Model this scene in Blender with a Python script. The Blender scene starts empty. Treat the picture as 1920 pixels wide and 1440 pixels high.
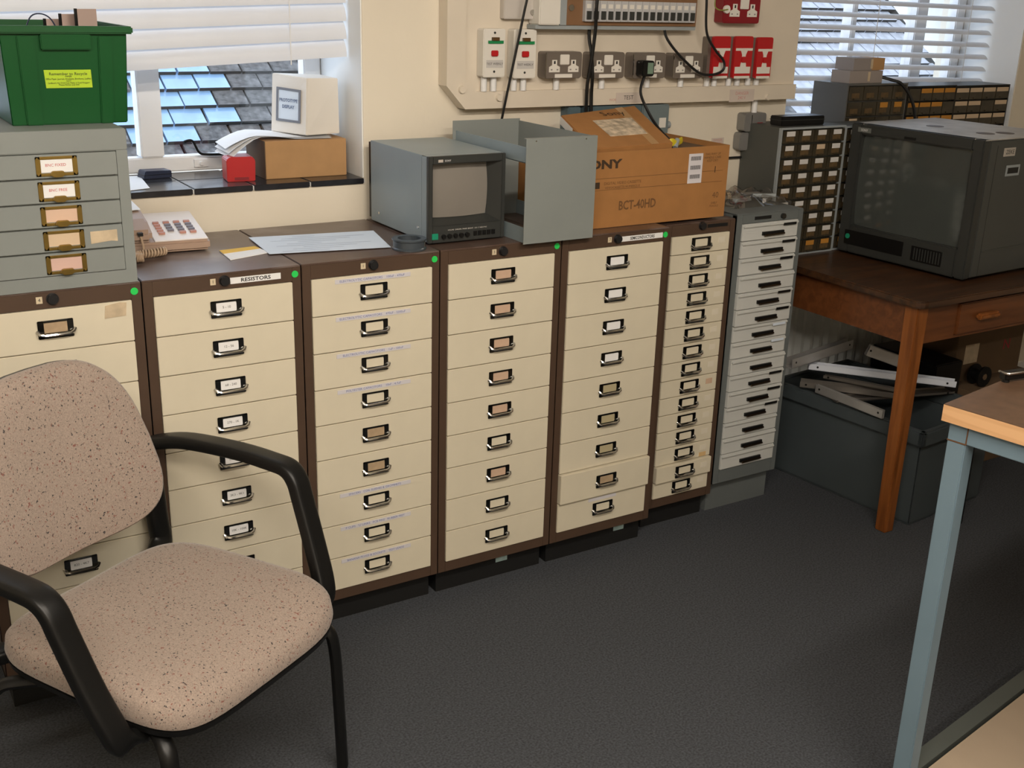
import bpy, bmesh, math, random
from mathutils import Vector, Matrix
random.seed(7)
scn = bpy.context.scene
col = scn.collection
PI = math.pi

# ---------------------------------------------------------------- camera
CAM = Vector((-0.2284, -2.5645, 1.6753)); YAW, PITCH, ROLL, FPX = .5617, .3352, .0300, 2127.9
_f = Vector((math.sin(YAW)*math.cos(PITCH), math.cos(YAW)*math.cos(PITCH), -math.sin(PITCH)))
_r0 = Vector((math.cos(YAW), -math.sin(YAW), 0)); _u0 = _r0.cross(_f)
_r = _r0*math.cos(ROLL)+_u0*math.sin(ROLL); _u = -_r0*math.sin(ROLL)+_u0*math.cos(ROLL)
cam = bpy.data.cameras.new('camera'); cam.lens = 36*FPX/1920; cam.sensor_width = 36; cam.clip_start = .05
camo = bpy.data.objects.new('camera', cam); col.objects.link(camo)
camo.matrix_world = Matrix(((_r.x,_u.x,-_f.x,CAM.x),(_r.y,_u.y,-_f.y,CAM.y),(_r.z,_u.z,-_f.z,CAM.z),(0,0,0,1)))
scn.camera = camo

def P(px, py, ax, val):                       # photo pixel (1920x1440) -> point on the plane ax = val
    d = _f + _r*((px-960)/FPX) - _u*((py-720)/FPX)
    i = 'xyz'.index(ax); return CAM + d*((val-CAM[i])/d[i])

# ---------------------------------------------------------------- world, lights, exposure
scn.view_settings.view_transform = 'Standard'; scn.view_settings.look = 'None'
scn.view_settings.gamma = 1; scn.view_settings.use_curve_mapping = False
scn.view_settings.exposure = -0.14
w = bpy.data.worlds.new('overcast_sky'); scn.world = w; w.use_nodes = True
nt = w.node_tree; bg = nt.nodes['Background']
tc = nt.nodes.new('ShaderNodeTexCoord'); nz = nt.nodes.new('ShaderNodeTexNoise'); nz.inputs['Scale'].default_value = 2.2; nz.inputs['Detail'].default_value = 4
rp = nt.nodes.new('ShaderNodeValToRGB'); rp.color_ramp.elements[0].color = (.50,.66,.90,1); rp.color_ramp.elements[1].color = (.82,.90,1,1)
rp.color_ramp.elements[0].position = .3; rp.color_ramp.elements[1].position = .7
nt.links.new(tc.outputs['Generated'], nz.inputs['Vector']); nt.links.new(nz.outputs['Fac'], rp.inputs['Fac']); nt.links.new(rp.outputs['Color'], bg.inputs['Color'])
bg.inputs['Strength'].default_value = 3.1

def area(name, loc, rot, sx, sy, power, color, portal=False):
    l = bpy.data.lights.new(name, 'AREA'); l.shape = 'RECTANGLE'; l.size = sx; l.size_y = sy
    l.energy = power; l.color = color
    if portal: l.cycles.is_portal = True
    o = bpy.data.objects.new(name, l); col.objects.link(o); o.location = loc; o.rotation_euler = rot; return o
CEIL = 2.6
WARM = (1.0, .90, .78)
LAMPS = [(-.55,-2.3,54), (1.0,-2.1,44), (.3,-3.4,46)]
for (lx, ly, pw) in LAMPS:
    area('fluorescent_light', (lx, ly+.03, CEIL-.13), (math.radians(50),0,0), 1.15, .06, pw*.60, WARM)     # a bare tube shines sideways as well as down
    area('fluorescent_light', (lx, ly-.03, CEIL-.13), (math.radians(-50),0,0), 1.15, .06, pw*.45, WARM)
area('window_daylight_portal', (.45,.80,1.62), (-PI/2,0,0), 1.4, 1.0, 1, (1,1,1), True)
area('window_daylight_portal', (3.47,.80,1.62), (-PI/2,0,0), 1.3, 1.0, 1, (1,1,1), True)

# ---------------------------------------------------------------- materials
def lin(r,g,b):
    f = lambda c: c/12.92 if c <= .04045 else ((c+.055)/1.055)**2.4
    return (f(r/255), f(g/255), f(b/255), 1)
MATS = {}
def mat(name, c, rough=.5, metal=0, var=.06, vscale=6, bump=0, bscale=200, spec=.5, trans=0, coat=0):
    if name in MATS: return MATS[name]
    m = bpy.data.materials.new(name); m.use_nodes = True; n = m.node_tree; b = n.nodes['Principled BSDF']
    b.inputs['Roughness'].default_value = rough; b.inputs['Metallic'].default_value = metal
    b.inputs['Specular IOR Level'].default_value = spec
    if coat: b.inputs['Coat Weight'].default_value = coat
    t = n.nodes.new('ShaderNodeTexCoord'); no = n.nodes.new('ShaderNodeTexNoise'); no.inputs['Scale'].default_value = vscale; no.inputs['Detail'].default_value = 5
    n.links.new(t.outputs['Object'], no.inputs['Vector'])
    rm = n.nodes.new('ShaderNodeValToRGB'); e = rm.color_ramp.elements
    e[0].position = .3; e[1].position = .7
    e[0].color = tuple(max(0, x*(1-var)) for x in c[:3])+(1,); e[1].color = tuple(min(1, x*(1+var)) for x in c[:3])+(1,)
    n.links.new(no.outputs['Fac'], rm.inputs['Fac']); n.links.new(rm.outputs['Color'], b.inputs['Base Color'])
    if bump:
        n2 = n.nodes.new('ShaderNodeTexNoise'); n2.inputs['Scale'].default_value = bscale; n.links.new(t.outputs['Object'], n2.inputs['Vector'])
        bp = n.nodes.new('ShaderNodeBump'); bp.inputs['Strength'].default_value = bump; bp.inputs['Distance'].default_value = .002
        n.links.new(n2.outputs['Fac'], bp.inputs['Height']); n.links.new(bp.outputs['Normal'], b.inputs['Normal'])
    if trans:
        tr = n.nodes.new('ShaderNodeBsdfTranslucent'); mx = n.nodes.new('ShaderNodeMixShader'); mx.inputs[0].default_value = trans
        n.links.new(rm.outputs['Color'], tr.inputs['Color'])
        n.links.new(b.outputs[0], mx.inputs[1]); n.links.new(tr.outputs[0], mx.inputs[2]); n.links.new(mx.outputs[0], n.nodes['Material Output'].inputs['Surface'])
    MATS[name] = m; return m
def wood(name, c1, c2, scale=3, rough=.4, axis='X', dist=6):
    m = bpy.data.materials.new(name); m.use_nodes = True; n = m.node_tree; b = n.nodes['Principled BSDF']; b.inputs['Roughness'].default_value = rough
    t = n.nodes.new('ShaderNodeTexCoord'); mp = n.nodes.new('ShaderNodeMapping'); s = [14,14,14]; s['XYZ'.index(axis)] = 1.2
    mp.inputs['Scale'].default_value = s
    no = n.nodes.new('ShaderNodeTexNoise'); no.inputs['Scale'].default_value = scale; no.inputs['Detail'].default_value = 6; no.inputs['Distortion'].default_value = .6
    rm = n.nodes.new('ShaderNodeValToRGB'); rm.color_ramp.elements[0].position = .35; rm.color_ramp.elements[1].position = .65
    rm.color_ramp.elements[0].color = c1; rm.color_ramp.elements[1].color = c2
    n.links.new(t.outputs['Object'], mp.inputs[0]); n.links.new(mp.outputs[0], no.inputs['Vector']); n.links.new(no.outputs['Fac'], rm.inputs['Fac']); n.links.new(rm.outputs['Color'], b.inputs['Base Color'])
    MATS[name] = m; return m
def fabric(name, base, d1, d2):
    m = bpy.data.materials.new(name); m.use_nodes = True; n = m.node_tree; b = n.nodes['Principled BSDF']; b.inputs['Roughness'].default_value = .95; b.inputs['Specular IOR Level'].default_value = .15
    b.inputs['Sheen Weight'].default_value = .25
    t = n.nodes.new('ShaderNodeTexCoord')
    def spots(scale, lo, hi):
        no = n.nodes.new('ShaderNodeTexNoise'); no.inputs['Scale'].default_value = scale; no.inputs['Detail'].default_value = 2
        n.links.new(t.outputs['Object'], no.inputs['Vector'])
        r = n.nodes.new('ShaderNodeValToRGB'); r.color_ramp.elements[0].position = lo; r.color_ramp.elements[1].position = hi
        n.links.new(no.outputs['Fac'], r.inputs['Fac']); return r
    bs = spots(330, .3, .7); bs.color_ramp.elements[0].color = tuple(x*.82 for x in base[:3])+(1,); bs.color_ramp.elements[1].color = tuple(min(1,x*1.14) for x in base[:3])+(1,)
    s1 = spots(190, .635, .68); s2 = spots(150, .645, .69)
    s3 = n.nodes.new('ShaderNodeMapping')
    mx = n.nodes.new('ShaderNodeMix'); mx.data_type = 'RGBA'; mx.inputs['B'].default_value = d1
    n.links.new(s1.outputs['Color'], mx.inputs['Factor']); n.links.new(bs.outputs['Color'], mx.inputs['A'])
    my = n.nodes.new('ShaderNodeMix'); my.data_type = 'RGBA'; my.inputs['B'].default_value = d2
    n.links.new(s2.outputs['Color'], my.inputs['Factor']); n.links.new(mx.outputs['Result'], my.inputs['A'])
    n.links.new(my.outputs['Result'], b.inputs['Base Color'])
    n2 = n.nodes.new('ShaderNodeTexNoise'); n2.inputs['Scale'].default_value = 420; n.links.new(t.outputs['Object'], n2.inputs['Vector'])
    bp = n.nodes.new('ShaderNodeBump'); bp.inputs['Strength'].default_value = .35; bp.inputs['Distance'].default_value = .002
    n.links.new(n2.outputs['Fac'], bp.inputs['Height']); n.links.new(bp.outputs['Normal'], b.inputs['Normal'])
    MATS[name] = m; return m
def glass(name, tint=(1,1,1,1), refl=.06):
    m = bpy.data.materials.new(name); m.use_nodes = True; n = m.node_tree; n.nodes.remove(n.nodes['Principled BSDF'])
    tr = n.nodes.new('ShaderNodeBsdfTransparent'); tr.inputs['Color'].default_value = tint; g = n.nodes.new('ShaderNodeBsdfGlossy'); g.inputs['Roughness'].default_value = .03
    mx = n.nodes.new('ShaderNodeMixShader'); mx.inputs[0].default_value = refl
    n.links.new(tr.outputs[0], mx.inputs[1]); n.links.new(g.outputs[0], mx.inputs[2]); n.links.new(mx.outputs[0], n.nodes['Material Output'].inputs['Surface'])
    MATS[name] = m; return m

WALL = mat('cream_wall_paint', (.74,.67,.55,1), .75, var=.04, vscale=3, bump=.15, bscale=60)
REVEAL = mat('white_reveal_paint', (.78,.78,.76,1), .7, var=.03, vscale=3)
CEILM = mat('ceiling_white', (.8,.78,.74,1), .9)
CARPET = mat('grey_carpet', (.066,.071,.080,1), 1, var=.35, vscale=180, bump=.8, bscale=500, spec=.1)
BROWN = mat('brown_enamel', (.078,.047,.031,1), .38, var=.08, vscale=9)
BROWNTOP = mat('worn_brown_top', (.105,.068,.052,1), .3, var=.30, vscale=7)
_e = [n for n in BROWNTOP.node_tree.nodes if n.type=='VALTORGB'][0].color_ramp.elements
_e[0].position = .48; _e[0].color = (.095,.060,.046,1); _e[1].position = .80; _e[1].color = (.24,.20,.185,1)
CREAM = mat('cream_enamel', (.67,.61,.475,1), .45, var=.035, vscale=8)
BLACK = mat('black_plinth', (.006,.006,.006,1), .6)
CHROME = mat('chrome', (.55,.54,.52,1), .12, 1, var=.02)
CHROMED = mat('dark_chrome', (.10,.10,.095,1), .22, 1, var=.02)
GREYSTEEL = mat('grey_green_enamel', (.225,.245,.235,1), .45, var=.04)
BLUESTEEL = mat('blue_grey_enamel', (.235,.285,.305,1), .42, var=.04)
DARKGREY = mat('dark_grey_plastic', (.030,.032,.030,1), .45)
BLACKPL = mat('black_plastic', (.006,.006,.006,1), .38, spec=.35)
BLACKRUB = mat('black_cable', (.008,.008,.008,1), .5)
WHITE = mat('white_plastic', (.72,.69,.63,1), .4, var=.02)
WHITEP = mat('white_frame_paint', (.80,.80,.80,1), .4, var=.02)
PAPER = mat('white_paper', (.80,.80,.80,1), .8, var=.02)
BLUEPAPER = mat('pale_blue_paper', (.62,.70,.80,1), .7, var=.03)
PINKCARD = mat('buff_card', (.55,.38,.27,1), .8, var=.06, vscale=40)
TANCARD = mat('tan_card', (.40,.29,.18,1), .8, var=.12, vscale=60)
LILAC = mat('lilac_label', (.62,.60,.63,1), .7, var=.02)
BLUEINK = mat('blue_ink', (.10,.14,.38,1), .8)
BLACKINK = mat('black_ink', (.02,.02,.02,1), .8)
REDINK = mat('red_ink', (.55,.10,.10,1), .8)
GREENDOT = mat('green_dot', (.02,.60,.10,1), .5)
BRASS = mat('brass', (.32,.22,.065,1), .32, 1, var=.15, vscale=30)
RED = mat('red_plastic', (.45,.012,.015,1), .35)
DARKRED = mat('dark_red_enamel', (.22,.008,.015,1), .35)
GREENPL = mat('green_plastic', (.001,.068,.012,1), .45, var=.05, spec=.3)
LIME = mat('lime_label', (.42,.60,.02,1), .6, var=.02)
CARD = mat('brown_cardboard', (.36,.165,.050,1), .85, var=.06, vscale=20)
CARD2 = mat('pale_cardboard', (.42,.24,.105,1), .85, var=.06, vscale=20)
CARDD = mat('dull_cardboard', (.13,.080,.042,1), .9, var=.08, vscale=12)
SOCK = mat('metal_clad_grey', (.20,.17,.145,1), .4, .35, var=.05)
TAUPE = mat('taupe_plastic', (.36,.25,.185,1), .45, var=.03)
PHONEW = mat('phone_white', (.74,.68,.64,1), .4, var=.02)
TILE = mat('black_sill_tile', (.018,.018,.022,1), .22, var=.3, vscale=30)
GROUT = mat('white_grout', (.6,.6,.58,1), .9)
GLASS = glass('window_glass', (1,1,1,1), .05)
CLEAR = glass('clear_drawer_plastic', (.62,.60,.52,1), .14)
SCREEN = mat('grey_crt_glass', (.225,.205,.180,1), .22, var=.05, spec=.4, coat=.15)
SCREEND = mat('dark_crt_glass', (.060,.068,.064,1), .10, var=.10, vscale=3, spec=.6, coat=.6)
SLAT = mat('blind_slat', (.82,.82,.83,1), .45, var=.02, trans=.36)
SLATROD = mat('blind_cord', (.75,.75,.75,1), .6)
DESKW = wood('oak_desk', lin(92,52,26), lin(112,66,34), 3, .4, 'X')
DESKTOP = wood('dark_desk_top', lin(52,34,22), lin(80,52,32), 3, .35, 'X')
LEGW = wood('oak_leg', lin(112,62,24), lin(148,88,40), 3, .4, 'Z')
PLY = wood('ply_edge', lin(200,150,104), lin(222,176,128), 3, .6, 'Y')
LAMTOP = mat('brown_laminate', (.105,.060,.036,1), .35, var=.18, vscale=40)
BENCHM = mat('bench_blue_grey', (.165,.240,.295,1), .4, var=.05)
SHELF = mat('beige_laminate', (.38,.30,.22,1), .5, var=.05)
ALU = mat('aluminium', (.58,.57,.56,1), .38, .7, var=.08, vscale=14)
ALUW = mat('white_alu', (.62,.66,.74,1), .45, .1, var=.04)
BINM = mat('slate_bin_plastic', (.055,.068,.075,1), .5, var=.06)
YELLOW = mat('yellow_rubber', (.62,.50,.02,1), .5)
FABRIC = fabric('speckled_fabric', (.335,.266,.222,1), (.05,.045,.045,1), (.22,.10,.08,1))
PLATE = mat('plate_grey', (.30,.33,.34,1), .45)
BEIGEBD = mat('board_paint', (.68,.605,.50,1), .5, var=.03)
GREENSW = mat('green_plate', (.01,.22,.07,1), .4)
BRONZE = mat('bronze_handle', (.12,.085,.055,1), .3, 1, var=.2, vscale=30)
ORANGE = mat('orange_label', (.50,.22,.03,1), .7, var=.05)
CREAMLAB = mat('cream_label', (.62,.47,.32,1), .7, var=.05)
SMOKE = mat('smoky_plastic', (.045,.036,.022,1), .25, var=.3, vscale=30)
CONT = mat('brown_contents', (.10,.062,.024,1), .6, var=.4, vscale=60)
ROOFT = mat('stone_roof_tile', (.125,.12,.117,1), .9, var=.55, vscale=26, bump=.8, bscale=60)
ROOFB = mat('glass_roof_tile', (.25,.40,.58,1), .18, var=.18, vscale=5, spec=.8)
ROOFP = mat('pale_roof_tile', (.42,.43,.47,1), .6, var=.2, vscale=14)  # paler tile colour for the stretch of roof behind window 2
ROOFD = mat('roof_underlay_and_row_shade', (.02,.02,.02,1), .95)
RENDERW = mat('pale_render', (.72,.70,.64,1), .9)
LOCKM = mat('lock_black', (.015,.015,.016,1), .28)
IVORY = mat('ivory_tag', (.62,.52,.36,1), .6)
WORNP = mat('worn_paper', (.55,.44,.30,1), .8, var=.15, vscale=40)
CYAN = mat('pale_cyan_label', (.42,.58,.58,1), .6, var=.12, vscale=60)
DARKBLUE = mat('navy_plastic', (.02,.028,.06,1), .4)
RADM = mat('radiator_white', (.80,.82,.80,1), .4)
TINM = mat('slate_tin', (.07,.085,.10,1), .3, .3)
LENSE = bpy.data.materials.new('lamp_diffuser'); LENSE.use_nodes = True
LENSE.node_tree.nodes['Principled BSDF'].inputs['Base Color'].default_value = (.9,.88,.8,1)
LENSE.node_tree.nodes['Principled BSDF'].inputs['Emission Color'].default_value = (1,.86,.66,1); LENSE.node_tree.nodes['Principled BSDF'].inputs['Emission Strength'].default_value = 2

# ---------------------------------------------------------------- mesh helpers
class MB:
    def __init__(s): s.v = []; s.f = []; s.sm = []
    def box(s, x0,x1,y0,y1,z0,z1):
        if x0 > x1: x0,x1 = x1,x0
        if y0 > y1: y0,y1 = y1,y0
        if z0 > z1: z0,z1 = z1,z0
        b = len(s.v); s.v += [(x0,y0,z0),(x1,y0,z0),(x1,y1,z0),(x0,y1,z0),(x0,y0,z1),(x1,y0,z1),(x1,y1,z1),(x0,y1,z1)]
        s.f += [tuple(b+i for i in q) for q in ((0,3,2,1),(4,5,6,7),(0,1,5,4),(1,2,6,5),(2,3,7,6),(3,0,4,7))]; return s
    def hexa(s, pts):                          # 8 points: bottom ring then top ring
        b = len(s.v); s.v += [tuple(p) for p in pts]
        s.f += [tuple(b+i for i in q) for q in ((0,3,2,1),(4,5,6,7),(0,1,5,4),(1,2,6,5),(2,3,7,6),(3,0,4,7))]; return s
    def prism(s, poly, a, b_, axis='y'):       # polygon extruded along axis between a and b_
        n = len(poly); b = len(s.v)
        def pt(p, t): return {'y': (p[0],t,p[1]), 'x': (t,p[0],p[1]), 'z': (p[0],p[1],t)}[axis]
        s.v += [pt(p,a) for p in poly]+[pt(p,b_) for p in poly]
        s.f += [tuple(range(b,b+n)), tuple(range(b+2*n-1,b+n-1,-1))]
        s.f += [(b+i, b+n+i, b+n+(i+1)%n, b+(i+1)%n) for i in range(n)]; return s
    def cyl(s, c, r, h, axis='z', n=16, r2=None):
        r2 = r if r2 is None else r2; b = len(s.v); c = Vector(c)
        A = {'z': (Vector((1,0,0)),Vector((0,1,0)),Vector((0,0,1))), 'y': (Vector((0,0,1)),Vector((1,0,0)),Vector((0,1,0))), 'x': (Vector((0,1,0)),Vector((0,0,1)),Vector((1,0,0)))}[axis]
        for k,(rr,t) in enumerate(((r,0),(r2,h))):
            for i in range(n):
                a = 2*PI*i/n; s.v.append(tuple(c+A[0]*rr*math.cos(a)+A[1]*rr*math.sin(a)+A[2]*t))
        s.f += [tuple(range(b+n-1,b-1,-1)), tuple(range(b+n,b+2*n))]+[(b+i,b+(i+1)%n,b+n+(i+1)%n,b+n+i) for i in range(n)]; return s
    def lathe(s, prof, n=24, c=(0,0,0)):       # closed profile list of (r,z)
        b = len(s.v); m = len(prof)
        for i in range(n):
            a = 2*PI*i/n
            for r,z in prof: s.v.append((c[0]+r*math.cos(a), c[1]+r*math.sin(a), c[2]+z))
        for i in range(n):
            j = (i+1)%n
            for k in range(m):
                l = (k+1)%m; s.f.append((b+i*m+k, b+j*m+k, b+j*m+l, b+i*m+l))
        return s
    def tube(s, pts, r, n=8, side=None, ra=None, close=False, ex=1.0):
        pts = [Vector(p) for p in pts]; b = len(s.v); m = len(pts); prev = None
        for i,p in enumerate(pts):
            t = (pts[min(i+1,m-1)]-pts[max(i-1,0)]).normalized()
            if side is not None: a1 = Vector(side)-t*Vector(side).dot(t); a1.normalize()
            else:
                if prev is None:
                    h = Vector((0,0,1)) if abs(t.z) < .9 else Vector((1,0,0)); a1 = (h-t*h.dot(t)).normalized()
                else: a1 = (prev-t*prev.dot(t)).normalized()
            prev = a1; a2 = t.cross(a1)
            for k in range(n):
                a = 2*PI*(k+.5)/n; ca, sa = math.cos(a), math.sin(a)
                if ex != 1: ca = math.copysign(abs(ca)**ex, ca); sa = math.copysign(abs(sa)**ex, sa)
                s.v.append(tuple(p+a1*r*ca+a2*(ra or r)*sa))
        for i in range(m-1):
            for k in range(n):
                l = (k+1)%n; s.f.append((b+i*n+k, b+i*n+l, b+(i+1)*n+l, b+(i+1)*n+k))
        s.f += [tuple(range(b+n-1,b-1,-1)), tuple(range(b+(m-1)*n, b+m*n))]; return s
    def quad(s, pts): b = len(s.v); s.v += [tuple(p) for p in pts]; s.f.append(tuple(range(b,b+len(pts)))); return s
    def mesh(s, name, m, smooth=False, bevel=0):
        me = bpy.data.meshes.new(name); me.from_pydata(s.v, [], s.f)
        bm = bmesh.new(); bm.from_mesh(me); bmesh.ops.recalc_face_normals(bm, faces=bm.faces)
        if bevel: bmesh.ops.bevel(bm, geom=[e for e in bm.edges if len(e.link_faces)==2 and e.calc_face_angle(0) > .6], offset=bevel, segments=2, affect='EDGES', clamp_overlap=True)
        bm.to_mesh(me); bm.free()
        for x in (m if isinstance(m,(list,tuple)) else [m]): me.materials.append(x)
        if smooth:
            for p in me.polygons: p.use_smooth = True
            try: me.set_sharp_from_angle(angle=.7)
            except Exception: pass
        return me
    def build(s, name, m, parent=None, loc=(0,0,0), rot=(0,0,0), smooth=False, bevel=0):
        return put(name, s.mesh(name, m, smooth, bevel), parent, loc, rot)
def put(name, me, parent=None, loc=(0,0,0), rot=(0,0,0)):
    o = bpy.data.objects.new(name, me); col.objects.link(o); o.parent = parent; o.location = loc; o.rotation_euler = rot; return o
def tag(o, label, cat, group=None):
    o['label'] = label; o['category'] = cat
    if group: o['group'] = group
    return o
def thing(name, label, cat, loc=(0,0,0), rz=0, group=None, rot=None):
    o = bpy.data.objects.new(name, None); col.objects.link(o); o.empty_display_size = .05; o.location = loc
    o.rotation_euler = rot if rot else (0,0,rz); return tag(o, label, cat, group)
def struct(o): o['kind'] = 'structure'; return o
def smoothpath(pts, k=6):
    pts = [Vector(p) for p in pts]; out = []
    for i in range(len(pts)-1):
        p0 = pts[max(i-1,0)]; p1 = pts[i]; p2 = pts[i+1]; p3 = pts[min(i+2,len(pts)-1)]
        for j in range(k):
            t = j/k; out.append(.5*((2*p1)+(-p0+p2)*t+(2*p0-5*p1+4*p2-p3)*t*t+(-p0+3*p1-3*p2+p3)*t**3))
    out.append(pts[-1]); return out
_tcache = {}
def text(name, s, size, m, parent, loc, rot=(PI/2,0,0), align='CENTER', sx=1.0, bold=0):
    key = (s, size, m.name, align, bold)
    if key not in _tcache:
        cu = bpy.data.curves.new(name, 'FONT'); cu.body = s; cu.size = size; cu.align_x = align; cu.align_y = 'CENTER'; cu.resolution_u = 2; cu.offset = bold
        o = bpy.data.objects.new(name, cu); col.objects.link(o)
        dg = bpy.context.evaluated_depsgraph_get(); me = bpy.data.meshes.new_from_object(o.evaluated_get(dg))
        bpy.data.objects.remove(o); bpy.data.curves.remove(cu); me.materials.clear(); me.materials.append(m); me.name = name
        _tcache[key] = me
    o = put(name, _tcache[key], parent, loc, rot); o.scale = (sx,1,1); return o
def rrect(x0,x1,z0,z1,r,n=4):
    out = []
    for cx,cz,a0 in ((x1-r,z0+r,-PI/2),(x1-r,z1-r,0),(x0+r,z1-r,PI/2),(x0+r,z0+r,PI)):
        for i in range(n+1):
            a = a0+PI/2*i/n; out.append((cx+r*math.cos(a), cz+r*math.sin(a)))
    return out

# ================================================================ THE ROOM
YW, YG = .48, .775                     # wall face, window frame face
W1 = (-.30, 1.158); W2 = (2.815, 4.12); SZ = 1.143; WTOP = 2.15
XL, XR, YF = -2.6, 5.0, -4.6
struct(MB().box(XL,XR,YF,YW+.5,-.05,0).build('floor', CARPET))
struct(MB().box(XL,XR,YF,YW+.5,CEIL,CEIL+.05).build('ceiling', CEILM))
struct(MB().box(XL-.1,XL,YF,YW+.5,0,CEIL).build('wall_left', WALL))
struct(MB().box(XR,XR+.1,YF,YW+.5,0,CEIL).build('wall_right', WALL))
struct(MB().box(XL,XR,YF-.1,YF,0,CEIL).build('wall_front', WALL))
wb = MB()
YB = YW+.42
wb.box(XL,W1[0],YW,YB,0,CEIL).box(W1[1],W2[0],YW,YB,0,CEIL).box(W2[1],XR,YW,YB,0,CEIL)
for wv in (W1,W2): wb.box(wv[0],wv[1],YW,YB,0,SZ-.014).box(wv[0],wv[1],YW,YB,WTOP,CEIL)
wall = struct(wb.build('wall_back', WALL))
# plaster reveals
rv = MB()
for wv in (W1,W2): rv.box(wv[0],wv[0]+.004,YW+.003,YG,SZ,WTOP).box(wv[1]-.004,wv[1],YW+.003,YG,SZ,WTOP).box(wv[0],wv[1],YW+.003,YG,WTOP-.004,WTOP)
rv.build('window_reveal', REVEAL, wall)
struct(MB().box(XL,XR,YW-.014,YW,0,.09).build('baseboard_back', WHITEP))

def window(name, wv, mull, bottom=.044):
    wo = bpy.data.objects.new(name, None); col.objects.link(wo); wo.location = (wv[0],YG,SZ); struct(wo)
    ox = wv[0]; W = wv[1]-wv[0]-.004; H = WTOP-SZ
    def rail(n,a,b,c,d,y0=0,y1=.05): return MB().box(a,b,y0,y1,c,d).build(n, WHITEP, wo, bevel=.004)
    rail('bottom_rail',0,W,0,bottom); rail('top_rail',0,W,H-.06,H); rail('side_stile',0.004,.055,bottom,H-.06); rail('side_stile',W-.055,W,bottom,H-.06)
    xs = [.055]
    for (a,b) in mull: rail('mullion',a-ox,b-ox,bottom,H-.06,-.006,.05); xs += [a-ox,b-ox]
    xs.append(W-.055)
    for i in range(0,len(xs),2): MB().box(xs[i],xs[i+1],.024,.028,bottom,H-.06).build('pane', GLASS, wo)
    return wo
win1 = window('window_1', W1, [(-.02,.045),(.598,.664)])
win2 = window('window_2', W2, [(3.03,3.06),(3.42,3.45),(3.80,3.87)])
# tiled sills
for wo, wv in ((win1,W1),(win2,W2)):
    MB().box(0,wv[1]-wv[0],YW-YG-.004,0,-.014,-.003).build('sill_bed', GROUT, wo)
    tw = .167; x = wv[1]-wv[0]
    tm = MB().box(0,tw-.004,0,.1455,-.011,0).mesh('sill_tile', TILE, bevel=.002); tmf = MB().box(0,tw-.004,0,.147,-.016,0).mesh('sill_tile', TILE, bevel=.002)
    while x > .1:
        put('sill_tile', tmf, wo, (x-tw,YW-YG-.008,0)); put('sill_tile', tm, wo, (x-tw,YW-YG+.143,0)); x -= tw
# window furniture on window 1
P1 = P(380,290,'y',YG-.02)
st = MB().tube(smoothpath([P(345,266,'y',YG-.03),P(360,264,'y',YG-.035),P(372,284,'y',YG-.03),P(385,289,'y',YG-.025),P(425,289,'y',YG-.025)]), .004, 6)
st.build('stay_arm', BLACKPL, win1, tuple(-c for c in win1.location), smooth=True)
pc = P(376,305,'y',YG)
MB().box(-.02,.02,-.008,0,-.011,.011).cyl((0,-.016,0),.006,.01,'y',10).build('latch', WHITEP, win1, pc-win1.location)

# ---------------------------------------------------------------- blinds
def blind(name, label, x0, x1, y, ztop, zbotL, zbotR, pitch, tilt, wid, cords, cordx=None):
    b = thing(name, label, 'blind', ((x0+x1)/2, y, ztop)); L = x1-x0; n = int((ztop-.05-(zbotL+zbotR)/2)/pitch)
    MB().box(-L/2,L/2,-.025,.025,-.04,0).build('head_rail', WHITEP, b)
    prof = []
    for i in range(6):
        t = i/5-.5; prof.append((t*wid, .009*(1-4*t*t)))
    def slatmesh(tilt):
        mb = MB(); ct, stt = math.cos(tilt), math.sin(tilt)
        for sgn in (0,1):
            pass
        vs = [(p[0]*ct-p[1]*stt, p[0]*stt+p[1]*ct) for p in prof]
        k = len(vs)
        for xx in (-L/2, L/2):
            for (yy,zz) in vs: mb.v.append((xx,yy,zz))
            for (yy,zz) in vs: mb.v.append((xx,yy+.0005*stt,zz-.0005*ct))
        for i in range(k-1):
            mb.f.append((i,i+1,2*k+i+1,2*k+i)); mb.f.append((k+i,3*k+i,3*k+i+1,k+i+1))
        return mb.mesh('slat', SLAT, smooth=True)
    sm = slatmesh(tilt)
    for i in range(n):
        f = (i+1)/n; zl = -.05-(ztop-.05-zbotL)*f; zr = -.05-(ztop-.05-zbotR)*f
        put('slat', sm, b, (0,0,(zl+zr)/2), (0,-math.atan2(zr-zl,L),0))
    for cx in cords: MB().box(cx-.0015-(x0+x1)/2,cx+.0015-(x0+x1)/2,-wid*.5*math.cos(tilt)-.001,-wid*.5*math.cos(tilt),min(zbotL,zbotR)-ztop+.03,-.03).build('ladder_cord', SLATROD, b)
    return b
blind('venetian_blind', 'white venetian blind with closed slats hanging crooked over cardboard box on sill', W1[0]+.012, 1.149, .58, WTOP-.01, 1.425, 1.503, .0485, 1.15, .057, [.20,.98])
blind('venetian_blind', 'white venetian blind with open slats above black component drawers', W2[0]+.012, W2[1]-.015, .645, WTOP-.01, 1.205, 1.165, .0475, .32, .05, [2.95,3.40,3.95])

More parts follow.
